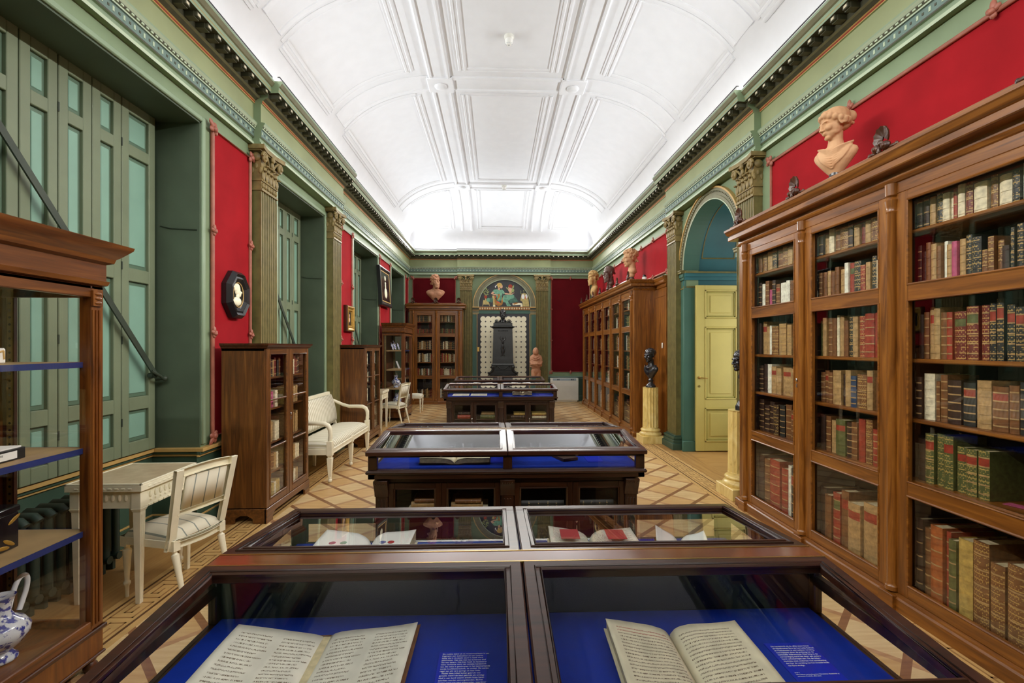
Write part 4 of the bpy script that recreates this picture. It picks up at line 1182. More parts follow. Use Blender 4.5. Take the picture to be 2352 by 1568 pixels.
# ---- two lower glazed cabinets on the left
def cabinet(root):
    W_, D, H = .95, .40, 1.63
    m = MB()
    m.box(0, .022, .02, D, .12, 1.585, 0); m.box(W_ - .022, W_, .02, D, .12, 1.585, 0); m.box(.022, W_ - .022, D - .015, D, .12, 1.585, 2)
    m.box(0, W_, .02, D, .12, .145, 1); m.box(0, W_, .02, D, 1.56, 1.585, 1)
    m.build('carcass', ['cabinet_v', 'cabinet_h', 'bookcase_inside'], root, bevel=.002, smooth=0)
    m = MB()
    m.mitre(0, W_, D, [(.0, 1.58), (.012, 1.588), (.016, 1.6), (.03, 1.612), (.034, 1.63)])
    m.build('cornice', 'dark_wood_h', root, smooth=30)
    m = MB()   # bracket base
    def skirt(f0, f1, mk):
        L = f1 - f0; e = .12
        pts = [(f0, 0), (f0 + e, 0), (f0 + e, .045), (f0 + e + .05, .075), (f1 - e - .05, .075), (f1 - e, .045), (f1 - e, 0), (f1, 0), (f1, .135), (f0, .135)]
        mk(pts)
    skirt(-.008, W_ + .008, lambda p: m.ext(p, 'y', -.006, .016))
    for x in (-.008, W_ - .014): skirt(-.0, D, lambda p: m.ext([(q[0], q[1]) for q in p], 'x', x, x + .022))
    m.build('bracket_base', 'cabinet_h', root, bevel=.003, smooth=0)
    for i in range(2):
        a = .003 + i * W_ / 2; b = a + W_ / 2 - .006
        d = glazed_door(root, a, b, [(.20, 1.53)], 'cabinet_v', 'cabinet_h', .062, .024, knob=(W_ / 2 + .02, .93) if i else None, z_lo=.14, z_hi=1.58)
        for z in (.205, .66, 1.10):
            g = MB(); g.box(a + .06, b - .06, -.004, .012, z, z + .014); g.build('glazing_bar', 'cabinet_h', d, bevel=.002, smooth=0)
    for z in CABZ[1:]:
        s = MB(); s.box(.024, W_ - .024, .05, D - .016, z - .018, z); s.build('shelf', 'cabinet_h', root, bevel=.002, smooth=0)
    m = MB(); m.box(W_ / 2 - .014, W_ / 2 + .014, .03, .05, .14, 1.56); m.build('centre_post', 'cabinet_v', root, smooth=0)
CABZ = [.146, .42, .70, 1.02, 1.315]
c1 = thing('cabinet', (-2.07, 4.30, 0), RZ_LEFT, 'low glazed mahogany book cabinet nearest the camera, beside the white settee', 'cabinet'); cabinet(c1)
c2 = copy_tree(c1); c2.location = (-2.07, 7.50, 0); c2['label'] = 'low glazed mahogany book cabinet between the white settee and the tall vitrine'
M1 = Matrix.Translation((-2.07, 4.30, 0)) @ Matrix.Rotation(RZ_LEFT, 4, 'Z'); M2 = Matrix.Translation((-2.07, 7.50, 0)) @ Matrix.Rotation(RZ_LEFT, 4, 'Z')
SHN = ['bottom shelf', 'fourth shelf down', 'third shelf down', 'second shelf down', 'top shelf']
PALT = ['t', 'c', 't', 'y', 'c', 't', 'b']
for lv in range(5):
    for di in range(2):
        x0 = .045 + di * .45; x1 = x0 + .40
        n = [8, 6, 6, 6, 9][lv] + di
        pal = ['m', 'c', 'k', 'b', 'c', 't', 'd'] if lv == 4 else PALT
        seq = rnd_seq(n, pal)
        if lv == 3 and di == 0: seq[3] = 'p'
        shelf_row(M1, RZ_LEFT, x0 + (0 if lv == 4 else .02), x1 - (.02 if lv == 4 else .05), .06, CABZ[lv] + .001, [.17, .17, .22, .17, .19][lv], .18, seq,
                  '%s, %s door of nearest low cabinet' % (SHN[lv], ['left', 'right'][di]), 'pale books in the nearest low cabinet')
        shelf_row(M2, RZ_LEFT, x0, x1 - .05, .06, CABZ[lv] + .001, [.17, .17, .22, .17, .19][lv], .18, rnd_seq(7, ['c', 'w', 't', 'c', 'm', 'c']), '', '', rest=True)
build_rest()
# ================================================================ DISPLAY CASES (local front -y, centre of the ridge at y = 0)
CW = .925                    # half width at the lip
YF = .56                    # lip distance from the centre
def lid_pt(x, s, h, side):
    """point on the sloping lid: s=0 at the lip, 1 at the ridge; h above the slope"""
    y = YF - s * (YF - .035); z = .90 + s * .045
    return (x, -side * y, z + h)
def case_lid(root, x0, x1, side):
    m = MB(); n = 0
    up = Vector((0, -side * .091, .995))
    fr = .05
    def ln(xa, sa, xb, sb, w_, h_, lift=0.0): m.bar(lid_pt(xa, sa, lift, side), lid_pt(xb, sb, lift, side), w_, h_, up=up)
    sl = fr / (YF - .035) / 2
    ln(x0, sl - .02, x1, sl - .02, fr + .02, .03); ln(x0, 1 - sl, x1, 1 - sl, fr, .028)
    ln(x0 + fr / 2, 0.05, x0 + fr / 2, 1, fr, .0285); ln(x1 - fr / 2, .05, x1 - fr / 2, 1, fr, .0285)
    o = m.build('case_lid', 'case_frame', root, bevel=.004, smooth=0)
    b = MB(); xa, xb, sa, sb = x0 + fr, x1 - fr, 2 * sl - .01, 1 - 2 * sl
    for e, r in ((.0, .007), (-.016, .005)):
        b.tube([lid_pt(xa + e, sa + e * 2, .014, side), lid_pt(xb - e, sa + e * 2, .014, side), lid_pt(xb - e, sb - e * 2, .014, side), lid_pt(xa + e, sb - e * 2, .014, side)], r, 6, closed=True)
    b.build('lid_moulding', 'case_frame', o)
    g = MB(); gs = []
    for h in (.0, .005):
        for (x, s) in ((xa - .004, sa - .01), (xb + .004, sa - .01), (xb + .004, sb + .01), (xa - .004, sb + .01)): gs.append(lid_pt(x, s, h, side))
    g.add(gs, [(0, 1, 2, 3), (4, 5, 6, 7), (0, 1, 5, 4), (1, 2, 6, 5), (2, 3, 7, 6), (3, 0, 4, 7)]); g.build('pane', 'case_glass', o, smooth=0)
    return o
def display_case(root, cloth='blue_cloth'):
    V, Hh = 'case_dark_v', 'case_dark_h'
    # lower cupboard
    m = MB(); bx, by = CW - .055, YF - .06
    m.box(-bx, bx, -by, by, .0, .09, 1); m.box(-bx - .015, bx + .015, -by - .015, by + .015, .0, .05, 1)
    for s in (-1, 1):
        m.box(s * bx, s * (bx - .03), -by + .02, by - .02, .09, .70, 0)
    m.box(-bx, bx, by - .03, by, .09, .70, 0)
    m.box(-bx, bx, -.01, .01, .09, .70, 2)
    m.box(-bx, bx, -by, by, .69, .72, 1); m.box(-bx + .02, bx - .02, -by + .03, -by + .06, .655, .69, 1)
    m.box(-bx, bx, -by + .02, -.01, .09, .1, 2)
    m.build('cupboard', [V, Hh, 'case_inside'], root, bevel=.003, smooth=0)
    for x in (-bx + .03, 0, bx - .03):
        m = MB()
        w2 = .04 if x else .042
        m.box(x - w2, x + w2, -by - .012, -by + .05, .0, .62)
        for k in range(3): m.box(x - .026 + k * .02, x - .014 + k * .02, -by - .016, -by, .1, .58)
        m.ext([(-by + .02, .60), (-by - .015, .60), (-by - .02, .63), (-by - .045, .68), (-by - .055, .70), (-by - .055, .715), (-by + .02, .715)], 'x', x - w2 - .006, x + w2 + .006)
        for k in range(5): m.ell((x - .032 + k * .016, -by - .05, .697), (.007, .008, .01), seg=6, ring=5)
        m.build('corbel_post', V, root, bevel=.002)
    for i, (a, b) in enumerate(((-bx + .07, -.445), (-.445, -.045), (.045, .445), (.445, bx - .07))):
        glazed_door(root, a + .001, b - .001, [(.135, .645)], V, Hh, .04, .024, knob=((b - .025, .42) if i in (0,) else (a + .025, .42) if i == 3 else None), z_lo=.095, z_hi=.688, y=-by + .002)
    s_ = MB(); s_.box(-bx + .03, bx - .03, -by + .05, -.012, .395, .41); s_.build('shelf', Hh, root, smooth=0)
    # desk tray
    m = MB()
    for s in (-1, 1):
        m.box(-CW + .005, CW - .005, s * (YF - .01), s * (YF - .05), .725, .785, 1)
        m.ext([(s * (YF - .01), .755), (s * (YF + .004), .762), (s * (YF + .004), .772), (s * (YF - .01), .785)], 'x', -CW - .005, CW + .005, 1)
        m.box(s * (CW - .005), s * (CW - .05), -YF + .01, YF - .01, .725, .785, 1)
        m.ext([(s * (CW - .005), .755), (s * (CW + .01), .762), (s * (CW + .01), .772), (s * (CW - .005), .785)], 'y', -YF, YF, 1)
        for x in (-CW + .035, 0, CW - .035): m.box(x - .03, x + .03, s * (YF - .01), s * (YF - .045), .785, .895, 0)
        m.box(-CW + .005, CW - .005, s * (YF - .01), s * (YF - .04), .868, .895, 1)
        m.box(s * (CW - .005), s * (CW - .03), -YF + .01, YF - .01, .868, .90, 1)
        m.box(s * (CW - .005), s * (CW - .03), -.04, .04, .785, .94, 0)
    m.box(-CW + .03, CW - .03, -.02, .02, .79, .935, 2)
    m.box(-.012, .012, -YF + .05, YF - .05, .79, .80, 2)
    m.build('desk_tray', [V, Hh, 'dark_lining'], root, bevel=.003, smooth=0)
    for s in (-1, 1):      # end lids' side walls follow the slope
        g = MB(); x = s * (CW - .02)
        for sd in (-1, 1):
            ya, yb = sd * (YF - .04), sd * .04
            g.add([(x, ya, .785), (x, yb, .785), (x, yb, .93), (x, ya, .89), (x + s * .004, ya, .785), (x + s * .004, yb, .785), (x + s * .004, yb, .93), (x + s * .004, ya, .89)],
                  [(0, 1, 2, 3), (4, 5, 6, 7), (0, 1, 5, 4), (1, 2, 6, 5), (2, 3, 7, 6), (3, 0, 4, 7)])
        g.build('side_pane', 'pane_glass', root, smooth=0)
        for a, b in ((-CW + .06, -.028), (.028, CW - .06)):
            g = MB(); g.box(a, b, s * (YF - .024), s * (YF - .028), .782, .872); g.build('front_pane', 'pane_glass', root, smooth=0)
    for a, b, c in ((-CW + .035, -.012, -1), (.012, CW - .035, -1), (-CW + .035, -.012, 1), (.012, CW - .035, 1)):
        m = MB(); m.box(a, b, *((-YF + .05, -.021) if c < 0 else (.021, YF - .05)), .785, .793); m.build('cloth_lining', cloth, root, smooth=0)
    for side in (1, -1):
        for a, b in ((-CW - .005, -.002), (.002, CW + .005)): case_lid(root, a, b, side)
        for x in (-.44, .46):
            k = MB(); k.ell((x, -side * (YF + .002), .884), (.016, .006, .007)); k.build('lid_lock', 'silver_metal', root)
    m = MB(); m.box(-CW - .004, CW + .004, -.036, .036, .935, .958); m.build('ridge_bar', 'case_bar', root, bevel=.004, smooth=0)
    m = MB(); 
    for s in (-1, 1): m.box(-CW - .004, CW + .004, s * .037 - .0025, s * .037 + .0025, .953, .9592)
    m.build('brass_strip', 'brass', root, smooth=0)
CX = .078
CASES = [(1.437, 'near display case with blue lining and two open manuscripts, closest to the camera'),
         (3.66, 'second display case from the camera, glass lid mirroring the white ceiling'),
         (8.16, 'third display case from the camera, showing white sheets and an open black book'),
         (10.16, 'farthest display case, in front of the black iron stove')]
case0 = thing('display_case', (CX, CASES[0][0], 0), 0, CASES[0][1], 'display case', 'glass-topped display cases along the middle'); display_case(case0)
case_objs = [case0]
for y, lb in CASES[1:]:
    c = copy_tree(case0); c.location = (CX, y, 0); c['label'] = lb; case_objs.append(c)
for c in case_objs[1:]:
    for ch in c.children:
        if ch.name.startswith('cloth_lining'):
            pass

# ---- open books
def open_book(name, loc, rz, w_, h_, thick, cover, label, pages_, lift=.03, cat='manuscript', group=None, cover_out=.004, tilt=0.0):
    """spine along local y, page spread in x; y from -h_/2 to h_/2"""
    t = thing(name, loc, rz, label, cat, group); t.rotation_euler = (tilt, 0, rz)
    def prof(u):     # u 0 at the gutter, 1 at the fore edge
        return thick * (.55 + .75 * math.sqrt(min(1, u * 3.2)) * (1 - .25 * u)) + lift * max(0, u - .15) ** 1.5 - .008 * (1 - min(1, u * 9)) 
    nu, nv = 14, 10
    for s, mat_ in ((-1, pages_[0]), (1, pages_[1])):
        m = MB()
        for j in range(nv + 1):
            v = j / nv
            for i in range(nu + 1):
                u = i / nu; x = s * (u * w_); wob = .0015 * math.sin(6 * v + 4 * u + s)
                m.v.append((x, (v - .5) * h_ + wob * 2, prof(u) + wob)); m.uv[len(m.v) - 1] = ((1 - u) if s < 0 else u, v)
        for j in range(nv):
            for i in range(nu):
                a = j * (nu + 1) + i; m.f.append((a, a + 1, a + nu + 2, a + nu + 1)); m.m.append(0)
        o = m.build('left_page' if s < 0 else 'right_page', mat_, t, smooth=60)
        sd = o.modifiers.new('thickness', 'SOLIDIFY'); sd.thickness = .0008; sd.offset = -1
        m = MB()      # leaves below, as a stack
        ptsT = [(s * (i / nu) * w_ * .992, prof(i / nu) - .0045) for i in range(nu + 1)]
        ptsB = [(s * (i / nu) * w_ * .985, max(.004, prof(i / nu) - thick * (.9 if i else .4))) for i in range(nu, -1, -1)]
        m.ext(ptsT + ptsB, 'y', -h_ / 2 * .99, h_ / 2 * .99); m.build('leaf_block', 'page_edge' if cover != 'paper_white' else 'vellum', t, smooth=0)
    m = MB(); e = cover_out
    for s in (-1, 1):
        pts = [(s * (i / nu) * (w_ + e), max(.0, prof(i / nu) - thick * .98 - .004)) for i in range(nu + 1)]
        m.ext(pts + [(p[0], p[1] + .0035) for p in pts[::-1]], 'y', -h_ / 2 - e, h_ / 2 + e)
    m.build('cover', cover, t, smooth=0)
    return t
ZB = .7935
open_book('manuscript', (-.463, 1.135, ZB), .0, .246, .36, .012, 'leather_b', 'open manuscript with two columns of script, left half of the nearest case', ('page_two_columns', 'page_two_columns'), .035, cover_out=.006)
open_book('manuscript', (.475, 1.10, ZB), -.035, .178, .36, .028, 'vellum', 'open manuscript with red heading lines, right half of the nearest case', ('page_red_heading', 'page_one_column'), .028)
# rear side of the near case
def painted_spot(t, x, y, z, r, mat_):
    m = MB(); m.lathe([(r, 0), (r, .001)], (x, y, z), 14); m.build('illumination', mat_, t, smooth=0)
b3 = open_book('manuscript', (-.49, 1.74, ZB), 0, .175, .26, .055, 'vellum', 'open white book with small coloured drawings, rear left of nearest case', ('paper_white', 'paper_white'), .03)
for x, mt in ((-.1, 'leather_p'), (-.06, 'robe_green'), (.08, 'blue_ceramic'), (.11, 'red_ink')): painted_spot(b3, x, -.03, .0985, .012, mt)
b4 = open_book('manuscript', (.37, 1.75, ZB), -.05, .165, .27, .05, 'vellum', 'open thick book with reddish print blocks, rear right of nearest case', ('page_two_columns', 'page_two_columns'), .03)
for x in (-.09, .085): 
    m = MB(); m.box(x - .035, x + .035, -.02, .07, .0905, .0925); m.build('print_block', 'red_ink', b4, smooth=0)
b5 = open_book('miniature_book', (.70, 1.75, ZB), -.3, .09, .15, .05, 'leather_b', 'small thick book opened wide beside the rear right manuscript', ('paper_white', 'paper_white'), .05, 'book')
m = MB(); m.box(-.035, .035, -.06, .06, 0, .022); b6 = m.build('boxed_print', 'paper_white', None, bevel=.003); b6.location = (.87, 1.78, ZB); b6.rotation_euler = (0, 0, .6); tag(b6, 'white booklet lying at the right end of the nearest case, rear side', 'booklet')
# case two
open_book('manuscript', (CX - .36, 3.36, ZB), .0, .24, .30, .035, 'leather_d', 'large dark-bound open book, left half of the second case', ('vellum', 'vellum'), .01)
m = MB(); m.box(-.06, .06, -.08, .08, 0, .022, 0); m.box(-.055, .055, -.076, .076, .003, .019, 1) ; bk = m.build('small_book', ['leather_d', 'page_edge'], None, bevel=.002); bk.location = (CX + .42, 3.36, ZB); bk.rotation_euler = (0, 0, .4); tag(bk, 'small dark closed book propped in the second case, right half', 'book')
# case three: white sheets, black wavy open book
for x, lb in ((CX - .66, 'left white printed sheet in the third case'), (CX - .36, 'second white printed sheet in the third case, beside the blue label')):
    m = MB(); o_ = m.add([(-.135, -.16, 0), (.135, -.16, 0), (.135, .12, .004), (-.135, .12, .004)], [(0, 1, 2, 3)]); m.uv = {0: (0, 0), 1: (1, 0), 2: (1, 1), 3: (0, 1)}
    o = m.build('printed_sheet', 'page_two_columns', None, smooth=0); sd = o.modifiers.new('t', 'SOLIDIFY'); sd.thickness = .002; o.location = (x, 7.87, ZB + .003); tag(o, lb, 'sheet')
open_book('manuscript', (CX + .36, 7.84, ZB), 0, .16, .2, .05, 'black_paint', 'black-edged thick open book, right half of the third case', ('vellum', 'vellum'), .0)
open_book('manuscript', (CX - .35, 9.86, ZB), 0, .2, .26, .03, 'leather_d', 'open book in the left half of the farthest case', ('paper_white', 'paper_white'), .02)
open_book('manuscript', (CX + .45, 9.86, ZB), 0, .2, .26, .03, 'leather_b', 'open book in the right half of the farthest case', ('paper_white', 'paper_white'), .02)

# ---- blue text cards
T1 = ["De oudste bijbel uit de museumcollectie is een", "fragment: een dubbelblad uit een Latijnse", "bijbel die in de zesde eeuw in Itali\u00eb werd", "geschreven. Het was niet het buitenste blad",
      "van een katern. Het blad heeft de karakteris-", "tieke vierkante vorm van antieke handschrif-", "ten. De tekst is geschreven in het kenmerkende", "ronde hoofdletterschrift, de unciaal. De eerste", "regel van elk vers springt uit naar links.",
      "   Nadat deze bijbel buiten gebruik was", "geraakt, werd het blad gebruikt als omslag-", "blad in een band waarin enkele losse hand-", "schriften werden samengebonden. Bij het", "binden werd het blad bijgesneden, waardoor"]
T2 = ["Dit handschrift uit de elfde eeuw bevat", "de bijbelboeken Ezra (in het Latijn Esdras)", "en Makkabee\u00ebn in een Latijnse vertaling,", "voorafgegaan door de proloog van de", "kerkvader Hi\u00ebronymus. Niet lang na de", "vervaardiging werd het door een andere",
      "hand verbeteringen aan. Op de linker-", "bladzijde staat onderaan met aantekening", "dat hier de vertaling van het tweede boek", "van Ezra eindigt.", ""]
T2b = ["10 D 4", "Liber Esdrae, met proloog door Hieronymus. Handschrift op", "perkament, Frankrijk, elfde eeuw."]
to_mesh = []
def card(loc, w_, h_, label, texts, rz=0):
    m = MB(); m.box(-w_ / 2, w_ / 2, -h_ / 2, h_ / 2, 0, .0025); o = m.build('text_card', 'label_blue', None, smooth=0); o.location = loc; o.rotation_euler = (0, 0, rz); tag(o, label, 'label', 'blue text cards in the display cases')
    for (lines, x, y, size, sp) in texts:
        cu = bpy.data.curves.new('lettering', 'FONT'); cu.body = "\n".join(lines); cu.size = size; cu.space_line = sp; cu.extrude = .0002; cu.resolution_u = 2
        cu.materials.append(MATS['label_white']); f = bpy.data.objects.new('lettering', cu); col.objects.link(f); f.parent = o; f.location = (x, y, .0029)
        to_mesh.append(f)
    return o
card((-.085, 1.155, ZB), .125, .165, 'blue text card in the nearest case beside the left manuscript', [(T1, -.054, .072, .0064, 1.26)])
card((.788, 1.150, ZB), .125, .190, 'blue text card in the nearest case at the far right', [(T2, -.052, .078, .0066, 1.26), (T2b, -.052, -.022, .0044, 1.4)], 0)
for (x, y, lb) in ((CX - .06, 3.33, 'blue text card left of the middle post in the second case'), (CX + .62, 3.33, 'blue text card at the right end of the second case'),
                   (CX - .14, 7.86, 'blue text card left of the middle post in the third case'), (CX + .70, 7.86, 'blue text card at the right end of the third case')):
    card((x, y, ZB), .11, .16, lb, [(["\u2013" * 14] * 0, 0, 0, .01, 1)] if False else [])

bpy.context.view_layer.update()
dg = bpy.context.evaluated_depsgraph_get()
for f in to_mesh:
    me = bpy.data.meshes.new_from_object(f.evaluated_get(dg)); o = bpy.data.objects.new('printed_text', me); col.objects.link(o)
    o.parent = f.parent; o.location = f.location; bpy.data.objects.remove(f)
# ---- books lying in the cupboards below
def lying(x, y, z, L, W_, H, key, label, rz=0):
    """closed book lying flat, long spine to the front"""
    m = MB(); n = 6
    sp = [(-.012 * (1 - (2 * k / n - 1) ** 2), H * k / n) for k in range(n + 1)]
    m.ext([(p[0], p[1]) for p in sp] + [(W_, H), (W_, H - .004), (.01, H - .004), (.01, .004), (W_, .004), (W_, 0)], 'x', -L / 2, L / 2, 0)
    for q in (-.32, -.1, .12, .32): m.ext([(p[0] - .0025, p[1]) for p in sp] + [(.004, H), (.004, 0)], 'x', L * q - .004, L * q + .004, 1)
    o = m.build('book', ['leather_' + key, ('tooled_' if key in 'kdbmrg' else 'leather_') + key], None, smooth=40)
    pb = MB(); pb.box(-L / 2 + .004, L / 2 - .004, .008, W_ - .004, .004, H - .004); pb.build('page_block', 'page_edge', o, smooth=0)
    o.location = (x, y, z); o.rotation_euler = (0, 0, rz); tag(o, label, 'book', 'books lying in the cupboards under the display cases')
by = YF - .06
def stack(cx, cyy, items, where, z0=.411):
    z = z0
    for i, (dx, L, H, key) in enumerate(items):
        lying(CX + cx + dx, cyy - by + .10 + .02 * (i % 2), z, L, .20, H, key, '%s book, %s from the bottom of the pile %s' % (LEATHER_NAME[key], ORD[i], where)); z += H + .0008
stack(-.55, 3.66, [(0, .27, .07, 'c'), (.01, .25, .04, 't'), (.02, .22, .03, 'b')], 'in second case, left cupboard')
stack(-.26, 3.66, [(0, .25, .066, 'c'), (-.02, .22, .035, 't'), (-.01, .18, .03, 'b')], 'in second case, second cupboard')
stack(.25, 3.66, [(0, .26, .055, 'k'), (0, .30, .055, 'k')], 'in second case, third cupboard')
stack(.62, 3.66, [(0, .26, .055, 'k'), (0, .26, .055, 'k')], 'in second case, right cupboard')
stack(-.56, 8.16, [(0, .30, .06, 'r'), (0, .28, .045, 'd')], 'in third case, left cupboard')
stack(-.21, 8.16, [(0, .25, .06, 'g'), (0, .22, .025, 't')], 'in third case, second cupboard')
stack(.30, 8.16, [(0, .26, .05, 'd'), (.02, .20, .035, 'y')], 'in third case, third cupboard')
stack(.64, 8.16, [(0, .24, .035, 'c'), (0, .24, .02, 'b'), (0, .24, .035, 'y')], 'in third case, right cupboard')
for x, lb in ((-.52, 'grey board box on the bottom of the third case, left cupboard'), (-.22, 'grey board box on the bottom of the third case, second cupboard'), (.30, 'brown board box on the bottom of the third case, third cupboard')):
    m = MB(); m.box(-.12, .12, 0, .2, 0, .19, 0); m.box(-.123, .123, -.003, .203, .17, .2, 0); o = m.build('board_box', 'bronze_brown', None, bevel=.003); o.location = (CX + x, 8.16 - by + .1, .102); tag(o, lb, 'box')
# ================================================================ TALL VITRINES (local front -y)
def vitrine(root):
    W_, D = .95, .47
    V, Hh = 'vitrine_v', 'vitrine_h'
    for x in (.035, W_ - .035):
        for y in (.035, D - .03):
            m = MB(); m.lathe([(.022, 0), (.03, .015), (.03, .03), (.02, .045), (.028, .06), (.028, .075)], (x, y), 12); m.build('foot', 'dark_wood_v', root)
    m = MB()
    m.box(0, W_, 0, D, .075, .20, 0); m.box(-.012, W_ + .012, -.012, D, .195, .215, 1); m.box(-.008, W_ + .008, -.008, D, .07, .085, 1)
    m.build('base_box', [V, 'dark_wood_h'], root, bevel=.004, smooth=0)
    m = MB()
    m.box(.07, W_ - .07, .0, .03, .215, .262, 1); m.box(.07, W_ - .07, 0, .03, 1.84, 1.90, 1)
    for x in (0, W_ - .07):
        m.box(x, x + .07, 0, .06, .20, 1.90, 0); m.box(x, x + .07, D - .03, D, .20, 1.90, 0)
        m.box(x + .01, x + .03, .05, D - .02, .215, .262, 1); m.box(x + .01, x + .03, .05, D - .02, 1.84, 1.90, 1)
    m.box(.05, W_ - .05, D - .02, D, .20, 1.90, 2)
    m.box(.0, W_, 0, D, .205, .222, 1); m.box(.0, W_, .0, D, 1.88, 1.90, 2)
    m.build('frame', [V, Hh, 'dark_wood_v'], root, bevel=.004, smooth=0)
    m = MB()
    for x in (.045, W_ - .045):
        for k in range(3): m.tube([(x - .018 + k * .018 if x > .5 else x + .018 - k * .018, -.002, .24), (x - .018 + k * .018 if x > .5 else x + .018 - k * .018, -.002, 1.78)], .006, 6)
        xc = x
        m.box(xc - .028, xc + .028, -.012, .0, 1.80, 1.875); 
        for q in range(3): m.ell((xc, -.012, 1.815 + q * .022), (.022, .008, .009), seg=8, ring=5)
    m.build('reeded_strip', V, root)
    m = MB(); m.mitre(0, W_, D, [(0, 1.90), (.012, 1.905), (.018, 1.925), (.008, 1.93), (.008, 2.01), (.03, 2.02), (.035, 2.04), (.055, 2.06), (.085, 2.095), (.088, 2.11)])
    m.build('cornice', ['vitrine_h'], root, smooth=30)
    for a, b, nm in ((.072, W_ / 2 - .003, 0), (W_ / 2 + .003, W_ - .072, 1)):
        pass
    g = MB(); g.box(.068, W_ - .068, .012, .016, .258, 1.845); g.build('pane', 'pane_glass', root, smooth=0)
    for x in (.018, W_ - .022):
        g = MB(); g.box(x, x + .004, .055, D - .025, .258, 1.845); g.build('pane', 'pane_glass', root, smooth=0)
    for x, sg in ((.04, 1), (W_ - .04, -1)):
        m = MB(); m.box(x - .006, x + .006, D - .077, D - .047, .225, 1.86, 0); m.box(x - .008, x + .008, D - .047, D - .02, .222, 1.88, 2); m.box(x - .008, x + .008, D - .084, D - .077, .222, 1.88, 2)
        for k in range(46): m.lathe([(.006, -.0075), (.006, .0075)], (x, D - .062, .26 + k * .0345), 8, 1, 'x')
        m.build('peg_strip', ['bronze_gold', 'plastic_black', 'dark_wood_v'], root, smooth=0)
    for z in VZ:
        s = MB(); s.box(.035, W_ - .035, .045, D - .055, z - .024, z, 0); s.box(.035, W_ - .035, .040, .046, z - .027, z, 1); s.box(W_ - .036, W_ - .032, .045, D - .055, z - .026, z, 1); s.build('shelf', ['shelf_tan', 'shelf_blue'], root, smooth=0)
VZ = [.70, 1.105, 1.525]
v1 = thing('vitrine', (-1.97, 1.47, 0), RZ_LEFT, 'tall near glass vitrine with a blue and white jug, left edge of the picture', 'vitrine'); vitrine(v1)
v2 = copy_tree(v1); v2.location = (-1.97, 10.12, 0); v2['label'] = 'tall far glass vitrine with plates and vases, in front of the end bookcase'
MV1 = Matrix.Translation((-1.97, 1.47, 0)) @ Matrix.Rotation(RZ_LEFT, 4, 'Z'); MV2 = Matrix.Translation((-1.97, 10.12, 0)) @ Matrix.Rotation(RZ_LEFT, 4, 'Z')
def place(o, M, v, rz=0): o.location = M @ Vector(v); o.rotation_euler = (0, 0, RZ_LEFT + rz); return o
def jug(M, v, s, label, rz=0):
    t = thing('jug', M @ Vector(v), RZ_LEFT + rz, label, 'jug')
    m = MB(); pr = [(.05, 0), (.055, .004), (.055, .014), (.04, .03), (.036, .04), (.07, .07), (.092, .105), (.094, .13), (.075, .16), (.045, .18), (.034, .2), (.034, .235), (.046, .262), (.05, .268), (.044, .262)]
    m.lathe([(r * s, z * s) for r, z in pr], (0, 0), 28); m.build('body', 'blue_ceramic', t, smooth=60)
    m = MB(); hp = [(.04, .20), (.06, .26), (.085, .30), (.115, .305), (.128, .28), (.122, .24), (.105, .2), (.088, .165)]
    hq = []
    for i in range(len(hp) - 1):
        p0, p1, p2, p3 = hp[max(0, i - 1)], hp[i], hp[i + 1], hp[min(len(hp) - 1, i + 2)]
        for k in range(5):
            f = k / 5; hq.append(tuple(.5 * (2 * b + (c - a) * f + (2 * a - 5 * b + 4 * c - d) * f * f + (3 * b - a - 3 * c + d) * f ** 3) for a, b, c, d in zip(p0, p1, p2, p3)))
    hq.append(hp[-1])
    m.tube([(x * s, 0, z * s) for x, z in hq], .010 * s, 10); m.build('handle', 'white_ceramic', t, smooth=60)
    return t
jug(MV1, (.655, .20, .224), 1.05, 'blue and white pottery jug with a looped handle on the vitrine floor', .1)
t = thing('lacquer_box', MV1 @ Vector((.60, .26, .701)), RZ_LEFT + .1, 'black lacquer box with gold leaf pattern in the near vitrine', 'box')
m = MB(); m.box(-.17, .11, -.09, .09, 0, .16); m.build('box_body', 'lacquer', t, bevel=.004)
m = MB(); m.box(-.175, .115, -.095, .095, .16, .19); m.build('lid', 'lacquer', t, bevel=.006)
m = MB()
for s_ in (-1, 1):
    m.lathe([(.04, 0), (.04, -.002)], (-.03, -.0905, .085), 20, 0, 'y')
for x, z, a in ((-.13, .12, .5), (-.12, .03, -.4), (.06, .035, .6), (.085, .13, -.5), (.03, .02, .2), (-.08, .14, .3)):
    m.ell((x, -.091, z), (.034, .002, .009), rot=Euler((0, a, 0)).to_matrix(), seg=8, ring=5)
m.ell((.111, 0, .08), (.002, .05, .03)); m.build('gilt_ornament', 'lacquer_gold', t)
t = thing('flat_case', MV1 @ Vector((.60, .22, 1.106)), RZ_LEFT + .12, 'flat black marbled box with white paper label on the middle shelf', 'box')
m = MB(); m.box(-.16, .085, -.1, .1, 0, .05); m.build('tray', 'black_iron', t, bevel=.003)
m = MB(); m.box(-.15, .075, -.09, .09, .05, .056); m.build('paper', 'paper_white', t, smooth=0)
m = MB(); m.box(-.12, .04, -.1015, -.1, .008, .04); m.build('paper_label', 'paper_white', t, smooth=0)
def words(parent, lines, size, loc, rot, matn):
    cu = bpy.data.curves.new('lettering', 'FONT'); cu.body = "\n".join(lines); cu.size = size; cu.space_line = 1.1; cu.extrude = .0002
    f = bpy.data.objects.new('lettering', cu); col.objects.link(f); bpy.context.view_layer.update()
    me = bpy.data.meshes.new_from_object(f.evaluated_get(bpy.context.evaluated_depsgraph_get())); bpy.data.objects.remove(f)
    me.materials.clear(); me.materials.append(MATS[matn])
    o = bpy.data.objects.new('printed_text', me); col.objects.link(o); o.parent = parent; o.location = loc; o.rotation_euler = rot; return o
